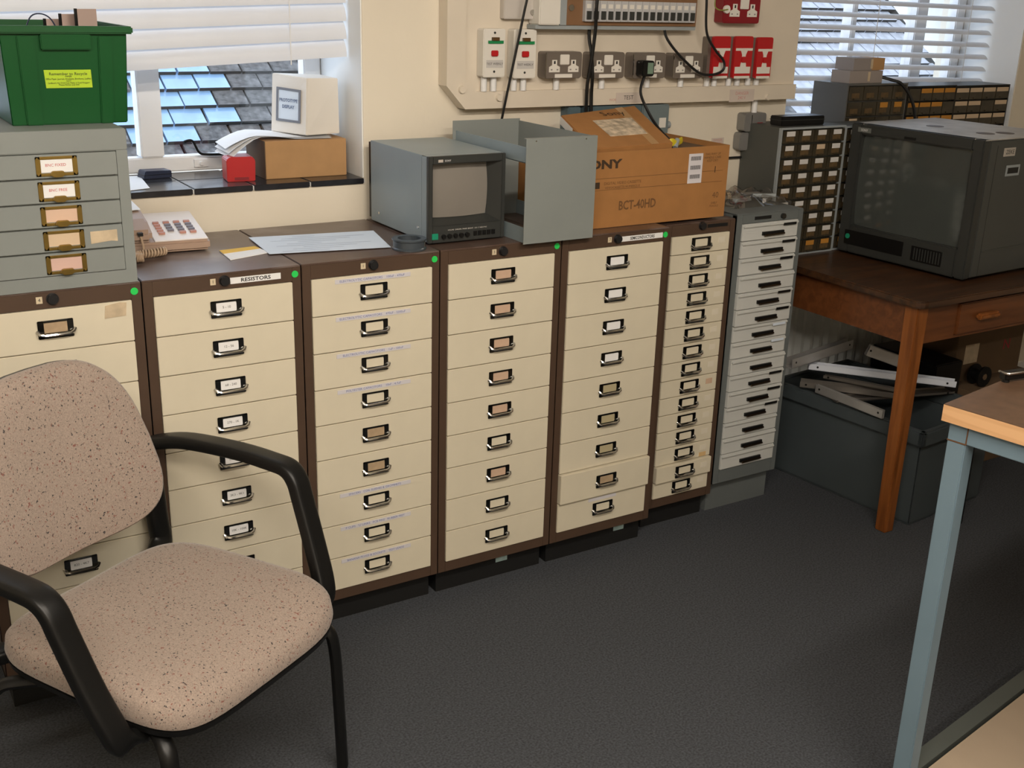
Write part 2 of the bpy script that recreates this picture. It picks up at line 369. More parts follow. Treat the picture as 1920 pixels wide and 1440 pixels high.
# ---------------------------------------------------------------- the roof outside
TWD, TG, RP = .205, .142, math.radians(40)
roof = thing('neighbour_roof', 'stone tiled roof outside the windows with pale blue glass tiles among the stone ones', 'roof', (1.2,3.4,.0))
up = Vector((0,math.cos(RP),math.sin(RP))); nrm = Vector((0,-math.sin(RP),math.cos(RP)))
MB().hexa([Vector((0,0,-.3)),Vector((7.75,0,-.3)),Vector((7.75,.1,-.3)),Vector((0,.1,-.3)),Vector((0,0,0)),Vector((7.75,0,0)),Vector((7.75,0,0))+up*3.6,Vector((0,0,0))+up*3.6]).build('roof_deck', ROOFD, roof)
def tilemesh(m, w_):
    mb = MB(); a = Vector((0,0,0)); L_ = TG*1.25
    for (t0,t1) in ((0.0,.016),):
        pts = [Vector((0,0,0))+nrm*.020, Vector((w_,0,0))+nrm*.020, Vector((w_,0,0))+up*L_+nrm*.002, up*L_+nrm*.002,
               nrm*.048, Vector((w_,0,0))+nrm*.048, Vector((w_,0,0))+up*L_+nrm*.016, up*L_+nrm*.016]
        mb.hexa(pts)
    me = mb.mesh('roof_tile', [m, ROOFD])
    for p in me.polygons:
        if abs(p.normal.dot(up)) > .8 and p.center.dot(up) < TG*.3: p.material_index = 1  # tail face coloured dark to paint in the shadow line between tile rows
    return me
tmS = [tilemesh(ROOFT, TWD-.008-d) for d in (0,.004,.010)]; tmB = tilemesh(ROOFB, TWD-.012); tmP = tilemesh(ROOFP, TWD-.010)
rest = MB(); cnt = 0
Lr = TG*1.25
def topix(p):
    d = p-CAM; z = d.dot(_f); return 960+FPX*d.dot(_r)/z, 720-FPX*d.dot(_u)/z
blueedge = {}
cands = []
for r in range(24):
    off = (r%2)*TWD*.5 + random.uniform(-.02,.02)
    for c in range(-1,40):
        x = c*TWD+off
        if x < 0 or x > 7.75-TWD: continue
        o = Vector((x,0,0))+up*(r*TG); wp = o+Vector((1.2,3.4,0)); cpx, cpy = topix(wp+Vector((TWD/2,0,0))+up*TG/2)
        vis = (215 < cpx < 610 and 80 < cpy < 325) or (1470 < cpx < 1760 and -10 < cpy < 215)
        blue = cpx < 395+(28 if r%2 else -12) and cpy < 268 and cpx < 700
        cands.append((vis,o,(tmB if blue else tmP if cpx > 1000 else random.choice(tmS)),r,x))
for vis,o,blue,r,x in cands:
    if vis and cnt < 300:
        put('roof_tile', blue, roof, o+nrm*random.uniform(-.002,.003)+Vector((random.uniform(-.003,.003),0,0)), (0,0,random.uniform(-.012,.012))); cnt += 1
    else:
        rest.hexa([o+nrm*.020, o+Vector((TWD-.01,0,0))+nrm*.020, o+Vector((TWD-.01,0,0))+up*Lr+nrm*.002, o+up*Lr+nrm*.002, o+nrm*.048, o+Vector((TWD-.01,0,0))+nrm*.048, o+Vector((TWD-.01,0,0))+up*Lr+nrm*.016, o+up*Lr+nrm*.016])
rs = rest.build('roof_tiles_rest', ROOFT, roof); rs['kind'] = 'stuff'
nb = thing('neighbour_building', 'pale rendered building beside the stone roof seen through the open blind', 'building', (9.2,3.6,-.3))
MB().box(0,4,0,3,0,3.6).build('wall', RENDERW, nb); MB().box(.5,1.3,-.03,0,1.3,2.4).build('window', DARKGREY, nb)

# ================================================================ DRAWER CABINETS
def handle_mesh():
    mb = MB(); w_, h = .0375, .0205                     # half sizes
    mb.box(-w_,-w_+.013,-.004,0,-h,h).box(w_-.013,w_,-.004,0,-h,h).box(-w_,w_,-.004,0,h-.0045,h).box(-w_,w_,-.003,0,-h,-h+.012)
    return mb.mesh('card_frame', CHROMED, bevel=.0012)
def pull_mesh():
    mb = MB(); w_ = .0375
    mb.tube([(-w_-.001,-.002,-.002),(-w_+.004,-.010,-.009),(-w_+.013,-.0125,-.0105),(w_-.010,-.0125,-.0105),(w_-.002,-.009,-.008),(w_+.003,-.002,-.003)], .0042, 8)
    return mb.mesh('pull', CHROME, smooth=True)
HM, PM = handle_mesh(), pull_mesh()
CW_, CH_ = .0488, .0225
cardM = {k: MB().prism(rrect(-CW_/2,CW_/2,-.0075,.0150,.003),-.003,-.0005).mesh('label_card', m) for k,m in dict(white=PAPER, buff=PINKCARD, tan=TANCARD, cream=CREAM, khaki=mat('khaki_card',(.42,.36,.22,1),.8)).items()}
def cabinet(name, label, x0, wd, y0, depth, zb, zt, ztop, zbot, n, frame, topm, drawer_m, cards, offs={}, fw=.0238, dcol=None, shallow=False):
    c = thing(name, label, 'cabinet', (x0,y0,0), 0, 'multi-drawer cabinets along the wall')
    H = ztop; g = .0015
    body = MB()
    body.box(g,fw*.5,.0,depth,zbot,H-.002).box(wd-fw*.5,wd-g,.0,depth,zbot,H-.002).box(g,wd-g,depth-.004,depth,zbot,H-.002).box(g,wd-g,0,depth,zbot,zbot+.01)
    body.box(fw*.5,wd-fw*.5,.02,.03,zb,zt)
    body.build('carcass', frame, c)
    MB().box(g,wd-g,-.001,depth,H-.005,H).build('top_panel', topm, c, bevel=.0015)
    MB().box(g,fw,-.002,.02,zbot,H-.004).box(wd-fw,wd-g,-.002,.02,zbot,H-.004).box(fw,wd-fw,-.002,.02,zt,H-.004).box(fw,wd-fw,-.002,.02,zbot,zb).build('front_frame', frame, c, bevel=.001)
    MB().box(.012,wd-.012,.032,depth-.01,0,zbot-.001).build('plinth', BLACK, c)
    ph = (zt-zb)/n
    dm = MB().box(fw+.001-wd/2,wd-fw-.001-wd/2,-.006,.014,.0012-ph/2,ph/2-.0012).mesh('drawer', drawer_m, bevel=.0012)
    box_ = MB().box(fw+.008-wd/2,wd-fw-.008-wd/2,.014,.10,.01-ph/2,ph/2-.012).mesh('drawer_box', drawer_m)
    ds = []
    for i in range(n):
        zc = zt-ph*(i+.5); off = offs.get(i,0)
        d = put('drawer', dm, c, (wd/2,-off,zc)); ds.append(d)
        if off > .004: put('drawer_box', box_, d)
        if cards is not None:
            hz = ph/2-.046 if ph > .08 else .0
            put('handle', HM, d, (-.0005,-.006,hz)); put('pull', PM, d, (-.0005,-.006,hz))
            k = cards[i%len(cards)]; put('label_card', cardM[k], d, (-.0005,-.0062,hz))
    return c, ds, ph
ZB, ZT, ZTOP, ZBOT = .1114, .9864, 1.0256, .0794
WD = .3836; DEP = .46
BAYS = ['tan','white','cream','buff','white']
cards = [['tan','tan','white','tan','white','white','white','white','white'], ['white'], ['cream','cream','cream','cream','tan','tan','cream','cream','cream'],
         ['buff','buff','buff','buff','buff','cream','buff','cream','cream'], ['white','white','white','white','khaki','khaki','khaki','tan','cream']]
labs = ['brown and cream steel drawer cabinet carrying the grey five-drawer unit and green crate',
        'brown and cream steel drawer cabinet with RESISTORS nameplate, telephone on top',
        'brown and cream steel drawer cabinet with blue-lettered strips above its handles, papers on top',
        'brown and cream steel drawer cabinet with buff handle cards, small grey monitor on top',
        'brown and cream steel drawer cabinet with SEMICONDUCTORS nameplate, second drawer from bottom ajar']
offsets = [{}, {}, {}, {}, {7:.011}]
CABS = []
def lock(c, wd, xo, number=True, m=LOCKM):
    zc = (ZT+ZTOP)/2+.001
    MB().cyl((xo+.012,-.004,zc),.0132,.003,'y',18).cyl((xo+.012,-.012,zc),.0108,.008,'y',18).build('lock', m, c, smooth=True)
    MB().box(xo+.0115,xo+.0125,-.0115,-.0105,zc-.004,zc+.004).cyl((xo+.012,-.0113,zc),.002,.001,'y',8).build('keyhole', CHROME, c)
    if number:
        t = MB().box(xo-.022,xo-.009,-.0035,-.002,zc-.008,zc+.007).build('number_tag', IVORY, c); text('lettering', number, .011, BLACKINK, t, (xo-.0155,-.0037,zc-.0005))
dotm = MB().cyl((0,-.0032,0),.0085,.0012,'y',18).mesh('green_dot', GREENDOT)
for i in range(5):
    c, ds, ph = cabinet('drawer_cabinet', labs[i], i*WD, WD, 0, DEP, ZB, ZT, ZTOP, ZBOT, 9, BROWN, BROWNTOP, CREAM, cards[i], offsets[i])
    CABS.append((c,ds)); lock(c, WD, WD/2-.012, '41137'[i]); put('green_dot', dotm, c, (WD-.0165,0,ZTOP-.019-.002))
# RESISTORS / SEMICONDUCTORS nameplates
for (i,s,x0,x1) in ((1,'RESISTORS',WD/2+.014,WD-.053),(4,'SEMICONDUCTORS',WD/2+.014,WD-.027)):
    np_ = MB().box(x0,x1,-.0034,-.002,.997,1.012).build('nameplate', PAPER, CABS[i][0])
    text('lettering', s, .0125, BLACKINK, np_, ((x0+x1)/2,-.0037,1.0042), sx=1.25 if i==1 else .80, bold=.0003)
strips = {0:'ELECTROLYTIC CAPACITORS    100uF - 470uF',1:'ELECTROLYTIC CAPACITORS    470uF - 2200uF',2:'ELECTROLYTIC CAPACITORS    1uF - 100uF',3:'POLYESTER CAPACITORS    10nF - 4.7uF',
          6:'SPACERS   COIL SLEEVES & GROMMETS',7:"P CLIPS   'U' LINKS   PCB PINS   RUBBER FEET",8:'BANANA PLUGS & SOCKETS    TEST LEADS'}
for i,s in strips.items():
    d = CABS[2][1][i]; b_ = MB().box(-.106,.103,-.0072,-.006,.0305,.0415).build('strip_label', LILAC, d); text('lettering', s, .0080, BLUEINK, d, (-.004,-.0075,.036), sx=1.12)
d = CABS[4][1][8]; MB().box(-.055,.05,-.0072,-.006,.031,.0415).build('strip_label', LILAC, d)
for i,s in enumerate(['5 - 10','12 - 56','68 - 240','270 - 1K','1K2 - 3K','3K3 - 9K1','10K - 100K','110K - 1M','1M2 - 10M']):
    text('lettering', s, .0085, BLACKINK, CABS[1][1][i], (0,-.0095,ph/2-.046+.004))
text('lettering', '820 - 4K7', .0085, BLACKINK, CABS[0][1][6], (0,-.0095,ph/2-.046+.004))
# torn sticker on first drawer of cabinet 0, small stickers on the plinths
wp_ = MB().prism([(.105,.012),(.152,.014),(.155,.044),(.140,.046),(.108,.041)],-.0070,-.006).build('torn_sticker', WORNP, CABS[0][1][0])
for i,(a,b) in ((3,(.215,.255)),(4,(.270,.310))):
    MB().box(a,b,.0305,.0322,.045,.078).build('plinth_sticker', CYAN, CABS[i][0])
# narrow fifteen-drawer cabinet
X5 = 1.9435
c5, d5, ph5 = cabinet('drawer_cabinet', 'narrow brown and cream steel cabinet of fifteen shallow drawers', X5, .2795, .05, .40, .1114, .9815, 1.019, .0794, 15, BROWN, BROWNTOP, CREAM, ['cream'], {13:.011})
lock(c5, .2795, .2795/2-.010, None)
MB().box(.165,.245,-.0035,-.002,.999,1.009).build('nameplate', BLACK, c5)
for i,d in enumerate(d5):
    sx_ = MB().box(.070,.096,-.0068,-.006,-.004,.014)
    sx_.build('sticker', PINKCARD if i == 8 else mat('pale_sticker',(.72,.66,.54,1),.6), d)
MB().box(.068,.097,-.0068,-.006,-.026,-.012).build('sticker', mat('faded_orange',(.62,.42,.20,1),.7), d5[12])
# grey cabinet with white plastic drawers
X6 = 2.2265; GREYD = mat('slate_enamel', (.125,.14,.14,1), .45, var=.05)
WHITEDR = mat('white_drawer', (.56,.57,.55,1), .35, var=.04)
c6, d6, ph6 = cabinet('drawer_cabinet', 'narrow slate grey cabinet with fifteen white plastic drawers', X6, .2885, .05, .40, .160, .998, 1.030, .11, 15, GREYD, GREYD, WHITEDR, None, {i:random.choice([0,.002,.004,.007]) for i in range(15)})
for ch in c6.children:
    if ch.name.startswith('plinth'): ch.data = MB().box(.006,.282,.030,.39,0,.109).mesh('plinth', GREYD)
cup = MB().prism([(-.042,-.007),(.050,-.007),(.050,.004),(-.042,.004)],-.012,-.006).mesh('pull', BLACKPL)
lipm = MB().tube([(-.034,-.013,-.008),(.050,-.013,-.006)], .0034, 8).mesh('pull_lip', BRONZE, smooth=True)
shelfm = MB().box(-.118,.118,-.012,-.006,ph6/2-.012,ph6/2-.004).mesh('drawer_lip', WHITEDR, bevel=.002)
for i,d in enumerate(d6):
    put('pull', cup, d, (.006,0,-.006)); put('pull_lip', lipm, d, (.006,0,-.006)); put('drawer_lip', shelfm, d)
    if i not in (3,8,12,13,14): MB().box(.050,.105,-.0135,-.012,.013,.021).build('label_strip', BLACKPL if i not in (6,7) else BLUEPAPER, d)
MB().cyl((.195,-.010,1.012),.009,.009,'y',14).build('lock', CHROMED, c6)
MB().box(.075,.145,-.0035,-.002,1.008,1.018).build('nameplate', BLACK, c6)

# ================================================================ ON TOP OF THE CABINETS
# grey five-drawer unit
u = thing('drawer_unit', 'grey-green steel five-drawer unit with brass label handles below the green crate', 'drawer unit', (.055,0,1.0262))
UW, UH = .322, .340
MB().box(0,UW,.004,.40,0,UH).build('body', GREYSTEEL, u, bevel=.002)
MB().box(0,UW,-.004,.004,UH-.046,UH).build('top_rail', GREYSTEEL, u, bevel=.002)
MB().box(0,.0235,-.002,.004,0,UH-.046).box(UW-.0235,UW,-.002,.004,0,UH-.046).box(.0235,UW-.0235,-.002,.004,0,.030).build('front_frame', GREYSTEEL, u)
udp = (UH-.046-.030)/5
udm = MB().box(-.1360,.1360,-.006,.003,.0018-udp/2,udp/2-.0018).mesh('drawer', GREYSTEEL, bevel=.001)
def brassmesh():
    mb = MB(); a,b = .042,.0205
    mb.box(-a,a,-.003,0,b-.006,b).box(-a,a,-.003,0,-b,-b+.006).box(-a,-a+.010,-.003,0,-b,b).box(a-.010,a,-.003,0,-b,b)
    for sx in (-1,1):
        for sz in (-1,1): mb.cyl((sx*(a-.004),-.004,sz*(b-.004)),.0028,.002,'y',8)
    return mb.mesh('handle', BRASS, bevel=.0008)
bm_ = brassmesh()
bl_ = MB().prism([(-.016,-.0165),(-.011,-.0095),(.011,-.0095),(.016,-.0165),(.008,-.0225),(-.008,-.0225)],-.010,-.002).mesh('finger_tab', BRASS, bevel=.001)
for i in range(5):
    z = UH-.046-udp*(i+.5); d = put('drawer', udm, u, (UW/2,0,z)); ox = .228-.055-UW/2
    put('handle', bm_, d, (ox,-.006,0)); put('finger_tab', bl_, d, (ox,-.006,0))
    MB().box(ox-.033,ox+.033,-.0068,-.006,-.013,.014).build('label_card', PAPER if i < 2 else [PINKCARD, mat('peach_card',(.66,.46,.34,1),.8), CREAMLAB, mat('rose_card',(.62,.42,.36,1),.8)][i-1], d)
    if i < 2: text('lettering', ['BNC FIXED','BNC FREE'][i], .0085, REDINK, d, (ox-.002,-.0072,.002))
    if i == 3: MB().prism([(ox+.055,-.014),(ox+.098,-.010),(ox+.112,-.012),(ox+.112,.014),(ox+.055,.013)],-.0068,-.006).build('torn_label', WORNP, d)
# green crate
cr = thing('recycling_crate', 'green plastic crate with lime recycling label on top of the grey drawer unit', 'crate', (.288,.262,1.3665))
CY = -.18
def crate():
    h = .195; bx, by = .121, .158; tx, ty = .130, .172; t = .004
    a = MB()
    a.hexa([(-bx,-by,0),(bx,-by,0),(bx,by,0),(-bx,by,0),(-bx,-by,t),(bx,-by,t),(bx,by,t),(-bx,by,t)])
    for (p0,p1,q0,q1) in (((-bx,-by),(bx,-by),(-tx,-ty),(tx,-ty)),((bx,-by),(bx,by),(tx,-ty),(tx,ty)),((bx,by),(-bx,by),(tx,ty),(-tx,ty)),((-bx,by),(-bx,-by),(-tx,ty),(-tx,-ty))):
        i0 = (p0[0]*.96,p0[1]*.97); i1 = (p1[0]*.96,p1[1]*.97); j0 = (q0[0]*.965,q0[1]*.975); j1 = (q1[0]*.965,q1[1]*.975)
        a.hexa([(*p0,0),(*p1,0),(*i1,0),(*i0,0),(*q0,h),(*q1,h),(*j1,h),(*j0,h)])
    a.build('body', GREENPL, cr, bevel=.003)
    r = MB(); o = .141; oy = .186
    r.box(-o,o,-oy,-ty+.004,h-.004,h+.012).box(-o,o,ty-.004,oy,h-.004,h+.012).box(-o,-tx+.004,-ty,ty,h-.004,h+.012).box(tx-.004,o,-ty,ty,h-.004,h+.012)
    r.build('rim', GREENPL, cr, bevel=.003)
    def front(x,z,d): f = z/h; return (x*(.93+.07*f), -(by+(ty-by)*f)-d, z)
    for (xa,xb,z0,z1,d) in ((-.098,-.062,.0,.186,.006),(.068,.098,0,.186,.006),(-.052,.052,.158,.190,.012)):
        p = [front(xa,z0,0),front(xb,z0,0),front(xb,z1,0),front(xa,z1,0)]; q = [front(xa,z0,d),front(xb,z0,d),front(xb,z1,d),front(xa,z1,d)]
        MB().hexa([q[0],q[1],p[1],p[0],q[3],q[2],p[2],p[3]]).build('rib' if z1<.188 else 'grip', GREENPL, cr, bevel=.002)
    p = [front(-.048,.078,.0012),front(.052,.078,.0012),front(.050,.116,.0012),front(-.050,.116,.0012)]; q = [(a_[0],a_[1]+.001,a_[2]) for a_ in p]
    lb = MB().hexa([p[0],p[1],q[1],q[0],p[3],p[2],q[2],q[3]]).build('label', LIME, cr)
    tl = math.atan2(ty-by,h)
    for (s,z,sz,bo) in (('Remember to Recycle',.1075,.0088,0),('PAPER',.1020,.005,0),('Office Paper, Journals, Envelopes, Brochures, Leaflets',.0970,.0054,0),('NOT',.0925,.0045,0),('Cardboard, Hot Drink Cups, Plastic or Food Wrappers',.0885,.0048,0),('Please flatten and fold',.0845,.0048,0)):
        f = front(0,z,.002); text('lettering', s, sz, BLACKINK, lb, (0.001,f[1],z), (PI/2+tl,0,0), sx=.8 if len(s)>25 else 1, bold=bo)
crate()
wl = thing('wire_hoop', 'thin dark wire hoop sticking out of the green crate', 'wire', (.24,.12,1.37))
MB().tube(smoothpath([(-.02,0,.004),(-.026,.0,.16),(-.014,0,.216),(.012,0,.226),(.034,0,.208),(.042,0,.16),(.040,0,.004)]), .0016, 6).build('wire', DARKBLUE, wl, smooth=True)
for k,(x,z,w_,rot_) in enumerate(((.362,1.545,.030,.08),(.334,1.540,.026,.02),(.306,1.535,.028,-.03))):
    bk = thing('folder', ['tallest pinkish card folder standing upright in the green crate','middle pinkish card folder between two others in the green crate','shortest pinkish card folder beside the wire hoop in the green crate'][k], 'folder', (x,.215+.03*k,1.372), .5, 'folders in the green crate')
    MB().box(-.028,.028,-.003,.003,.0,.233-.012*k).build('cover', mat('pink_board',(.44,.33,.29,1),.8), bk); MB().box(-.029,-.026,-.0035,.0035,.0,.234-.012*k).build('spine', BLACKPL, bk)

# telephone
ph_ = thing('telephone', 'taupe and white desk telephone beside the grey drawer unit', 'telephone', (.522,.345,1.0262), math.radians(-4))
bw, bd = .105, .105
MB().prism([(-bd,.004),(bd,.004),(bd,.062),(-bd,.030)],-.095,bw,'x').build('body', TAUPE, ph_, bevel=.006)
MB().prism([(-bd+.004,.0305),(bd-.002,.0625),(bd-.002,.0655),(-bd+.004,.0335)],-.030,bw-.004,'x').build('face_plate', PHONEW, ph_, bevel=.001)
ang = math.atan2(.032,.21)
for r in range(5):
    for c in range(4):
        if r == 4 and c in (1,): continue
        y = .020-r*.019; x = -.004+c*.026; z = .0335+(y+bd)*.152
        MB().box(-.0075,.0075,-.0042,.0042,0,.005).build('key', (mat('brick_key',(.45,.22,.17,1),.5) if (c==0 or r in (0,4)) else mat('slate_key',(.16,.15,.18,1),.5)), ph_, (x,y,z), (ang,0,0))
MB().prism([(-.112,.032),(.108,.064),(.110,.088),(.055,.098),(-.05,.082),(-.112,.062)],-.096,-.036,'x').build('handset', TAUPE, ph_, bevel=.009)
MB().box(-.072,-.060,-.119,-.106,.052,.060).build('cord_socket', BLACKPL, ph_)
crd = MB(); path = smoothpath([(-.066,-.112,.056),(-.063,-.124,.030),(-.060,-.130,.010),(-.035,-.136,.010),(-.02,-.132,.012)],10)
crd.tube(path,.0028,6)
base = smoothpath([(-.012,-.128,.014),(-.05,-.143,.014),(-.085,-.152,.014),(-.095,-.178,.014),(-.076,-.186,.014)],14)
coil = []
N_ = 260; Lb = len(base)-1
for i in range(N_):
    t = i/(N_-1)*Lb; k = min(int(t),Lb-1); q = base[k].lerp(base[k+1], t-k); tg = (base[k+1]-base[k]).normalized(); nn = Vector((0,0,1)); bb = tg.cross(nn)
    a = 2*PI*22*i/(N_-1); coil.append(q+nn*.0085*math.sin(a)+bb*.0085*math.cos(a))
crd.tube(coil,.0027,6); crd.build('coiled_cord', mat('cord_beige',(.46,.33,.22,1),.5), ph_, smooth=True)
MB().box(-.098,-.04,.02,.108,.092,.0935).build('note_paper', PAPER, ph_, rot=(.12,0,.1))

# papers
def sheet(name,label,cat,pts,z,m,group=None,t=.0008):
    c_ = sum((Vector((p.x,p.y,0)) for p in pts),Vector())/4; o = thing(name,label,cat,(c_.x,c_.y,z),0,group)
    q = [(p.x-c_.x,p.y-c_.y) for p in pts]
    MB().hexa([(*a,0) for a in q]+[(*a,t) for a in q]).build('sheet', m, o); return o
pt = [P(*q,'z',1.028) for q in ((505,477),(733,464),(700,433),(466,446))]
sh = sheet('paper_sheet','large pale blue printed sheet lying across the cabinet tops by the tin','paper',pt,1.0285,BLUEPAPER)
c_ = Vector(sh.location)
for k in range(9):
    f = .08+.1*k; a = pt[0].lerp(pt[3],f); b = pt[1].lerp(pt[2],f); s0 = a.lerp(b,.12+.1*(k%3)); s1 = a.lerp(b,.55+.13*(k%4)-.05)
    MB().quad([s0-c_-Vector((0,.002,0)),s1-c_-Vector((0,.002,0)),s1-c_+Vector((0,.001,0)),s0-c_+Vector((0,.001,0))]).build('printed_line', mat('grey_blue_print',(.36,.42,.52,1),.8), sh, (0,0,.0008-(1.028-1.0285)+.0003))
lf = [P(*q,'z',1.0265) for q in ((432,488),(505,474),(478,463),(411,471))]
lo = sheet('leaflet','white leaflet with yellow band lying near the telephone','leaflet',lf,1.0262,PAPER,t=.002)
c_ = Vector(lo.location); yb = [lf[3].lerp(lf[0],.38),lf[2].lerp(lf[1],.38),lf[2],lf[3]]
MB().hexa([(p.x-c_.x,p.y-c_.y,.0021) for p in yb]+[(p.x-c_.x,p.y-c_.y,.0026) for p in yb]).build('yellow_band', mat('amber_print',(.72,.45,.06,1),.7), lo)
# round tin ring
tn = thing('cable_reel', 'shallow round slate-coloured reel in front of the small monitor', 'reel', (1.088,.052,1.0262))
MB().lathe([(.030,0),(.045,0),(.045,.004),(.042,.006),(.042,.022),(.045,.024),(.045,.028),(.030,.028)],28).build('rim', TINM, tn, smooth=True)
MB().cyl((0,0,.001),.031,.012,'z',24).build('hub', DARKGREY, tn)
MB().tube([(.028,-.033,.008),(.0285,-.0335,.022)],.002,6).build('shiny_wire', CHROME, tn)

# small grey monitor
sm = thing('video_monitor', 'small blue-grey cased picture monitor beside the open metal chassis', 'monitor', (1.150,.062,1.0262), 0)
MW, MH, MD = .234, .232, .355
MB().box(0,MW,.040,MD,.006,MH).box(0,.002,.012,.040,.006,MH).box(MW-.002,MW,.012,.040,.006,MH).box(0,MW,.012,.040,.006,.008).box(0,MW,.012,.040,MH-.002,MH).build('case', BLUESTEEL, sm, bevel=.002)
MB().box(.004,MW-.004,MD,MD+.02,.012,MH-.006).build('back_cover', BLACKPL, sm)
fx = MB(); sx0,sx1,sz0,sz1 = .012,.222,.050,.212
fx.box(0,sx0,0,.012,0.004,MH).box(sx1,MW,0,.012,.004,MH).box(sx0,sx1,0,.012,sz1,MH).box(sx0,sx1,0,.012,.004,sz0)
fx.build('bezel', DARKGREY, sm, bevel=.0015)
IX0,IX1,IZ0,IZ1 = sx0+.002,sx1-.028,sz0+.016,sz1-.005
h1 = MB()
for (q) in (((sx0,0,sz0),(sx1,0,sz0),(IX1,.036,IZ0),(IX0,.036,IZ0)),((sx1,0,sz0),(sx1,0,sz1),(IX1,.036,IZ1),(IX1,.036,IZ0)),((sx1,0,sz1),(sx0,0,sz1),(IX0,.036,IZ1),(IX1,.036,IZ1)),((sx0,0,sz1),(sx0,0,sz0),(IX0,.036,IZ0),(IX0,.036,IZ1))): h1.quad(q)
h1.build('screen_surround', DARKGREY, sm)
def crt(x0,x1,z0,z1,y,bul,m,parent,name='screen',nx=10):
    mb = MB()
    for j in range(nx+1):
        for i in range(nx+1):
            a = 2*i/nx-1; b = 2*j/nx-1
            kx = 1-.03*b*b; kz = 1-.03*a*a
            mb.v.append(((x0+x1)/2+(x1-x0)/2*a*kx, y-bul*(1-(a*a+b*b)/2), (z0+z1)/2+(z1-z0)/2*b*kz))
    for j in range(nx):
        for i in range(nx): k = j*(nx+1)+i; mb.f.append((k,k+1,k+nx+2,k+nx+1))
    return mb.build(name, m, parent, smooth=True)
crt(IX0-.001,IX1+.001,IZ0-.001,IZ1+.001,.0355,.010,SCREEN,sm)
lg = MB().box(.028,.042,-.0008,0,.2165,.2235).build('maker_badge', mat('badge_silver',(.5,.45,.4,1),.4), sm); text('lettering','SONY',.007,PAPER,sm,(.056,-.001,.220))
MB().box(.010,.028,-.002,0,.014,.030).build('power_button', mat('green_button',(.01,.25,.14,1),.4), sm)
for k in range(5): MB().cyl((.044+.018*k,-.008,.021),.006,.008,'y',12).build('knob', BLACKPL, sm)
for k in range(5): MB().box(.137+.014*k,.147+.014*k,-.003,0,.016,.028).build('button', BLACKPL, sm)
text('lettering','VOLUME  CHROMA  PHASE  BRIGHT   A B  C  RGB SYNC',.0048,WHITE,sm,(.118,-.0008,.0365))
for (fx_,fy_) in ((.02,.03),(.21,.03),(.02,.33),(.21,.33)): MB().cyl((fx_,fy_,0),.008,.007,'z',10).build('foot', BLACKPL, sm)
for (ya,za) in ((.06,.038),(.30,.035)): MB().cyl((-.002,ya,za),.004,.003,'x',8).build('screw', CHROME, sm)

# open metal chassis
cs = thing('metal_chassis', 'open grey sheet metal chassis frame standing between monitor and carton', 'chassis', (1.388,-.032,1.0262), 0)
CWD, CHH, CDD = .228, .280, .40
MB().box(0,CWD,0,.002,0,CHH).box(0,CWD,.002,.014,CHH-.0015,CHH).box(CWD-.0015,CWD,.002,.014,0,CHH).build('front_panel', GREYSTEEL, cs)
MB().box(0,CWD,CDD-.002,CDD,.0,CHH+.004).build('back_panel', GREYSTEEL, cs)
MB().box(.010,.012,.002,CDD-.002,CHH-.066,CHH-.024).box(.010,.024,.002,CDD-.002,CHH-.0665,CHH-.0645).build('side_rail', BLUESTEEL, cs)
MB().box(CWD-.004,CWD-.002,.002,CDD-.002,CHH-.075,CHH-.002).build('side_rail', GREYSTEEL, cs)
MB().box(.010,.012,.002,CDD-.002,0,.042).build('bottom_rail', BLUESTEEL, cs); MB().box(CWD-.004,CWD-.002,.002,CDD-.002,0,.042).build('bottom_rail', BLUESTEEL, cs)
for (xx,zz) in ((.03,CHH-.003),(.19,CHH-.003)): MB().cyl((xx,-.001,zz-.004),.002,.001,'y',8).build('screw', CHROME, cs)

# big carton
bx = thing('cardboard_carton', 'big brown printed carton with open flaps next to the metal chassis', 'carton', (1.632,.062,1.0268), 0)
BW, BH, BD = .550, .218, .36
cb = MB(); t = .004
cb.box(0,BW,0,BD,0,t).box(0,BW,0,t,t,BH).box(0,BW,BD-t,BD,t,BH).box(0,t,t,BD-t,t,BH).box(BW-t,BW,t,BD-t,t,BH)
cb.build('body', CARD, bx)
MB().box(BW*.55,BW-t,t,BD-t,BH-.02,BH-.016).build('inner_flap', CARDD, bx, rot=(0,0,0))
MB().hexa([(.20,BD-.006,BH-.002),(BW,BD-.006,BH-.002),(BW,BD-.002,BH),(.20,BD-.002,BH),(.22,BD-.004,BH+.028),(BW-.07,BD-.004,BH+.010),(BW-.07,BD,BH+.010),(.22,BD,BH+.028)]).build('back_flap', CARD, bx)
pk = BLACKINK
PRINT = mat('carton_print', (.05,.028,.012,1), .85); PRINTL = mat('carton_print_light', (.16,.075,.025,1), .85)
text('lettering','SONY',.034,PRINT,bx,(.140,-.0008,BH-.036),align='RIGHT',sx=1.5,bold=.0014)
MB().box(.0,BW-.02,-.0006,0,BH-.0755,BH-.0745).box(0,BW-.02,-.0006,0,BH-.1085,BH-.1075).build('print_line', PRINTL, bx)
MB().box(.045,.068,-.0006,0,BH-.103,BH-.085).build('print_logo', PRINT, bx)
text('lettering','DIGITAL VIDEO CASSETTE',.0115,PRINTL,bx,(.150,-.0008,BH-.090)); text('lettering','VIDEOCASSETTE NUMERIQUE',.0095,PRINTL,bx,(.150,-.0008,BH-.1025))
text('lettering','BCT-40HD',.037,PRINTL,bx,(.208,-.0008,BH-.158),sx=.80,bold=.0008)
text('lettering','40',.026,PRINTL,bx,(BW-.042,-.0008,BH-.150)); text('lettering','SHELF\nFRAGILE',.0095,PRINTL,bx,(BW-.045,-.0008,BH-.178))
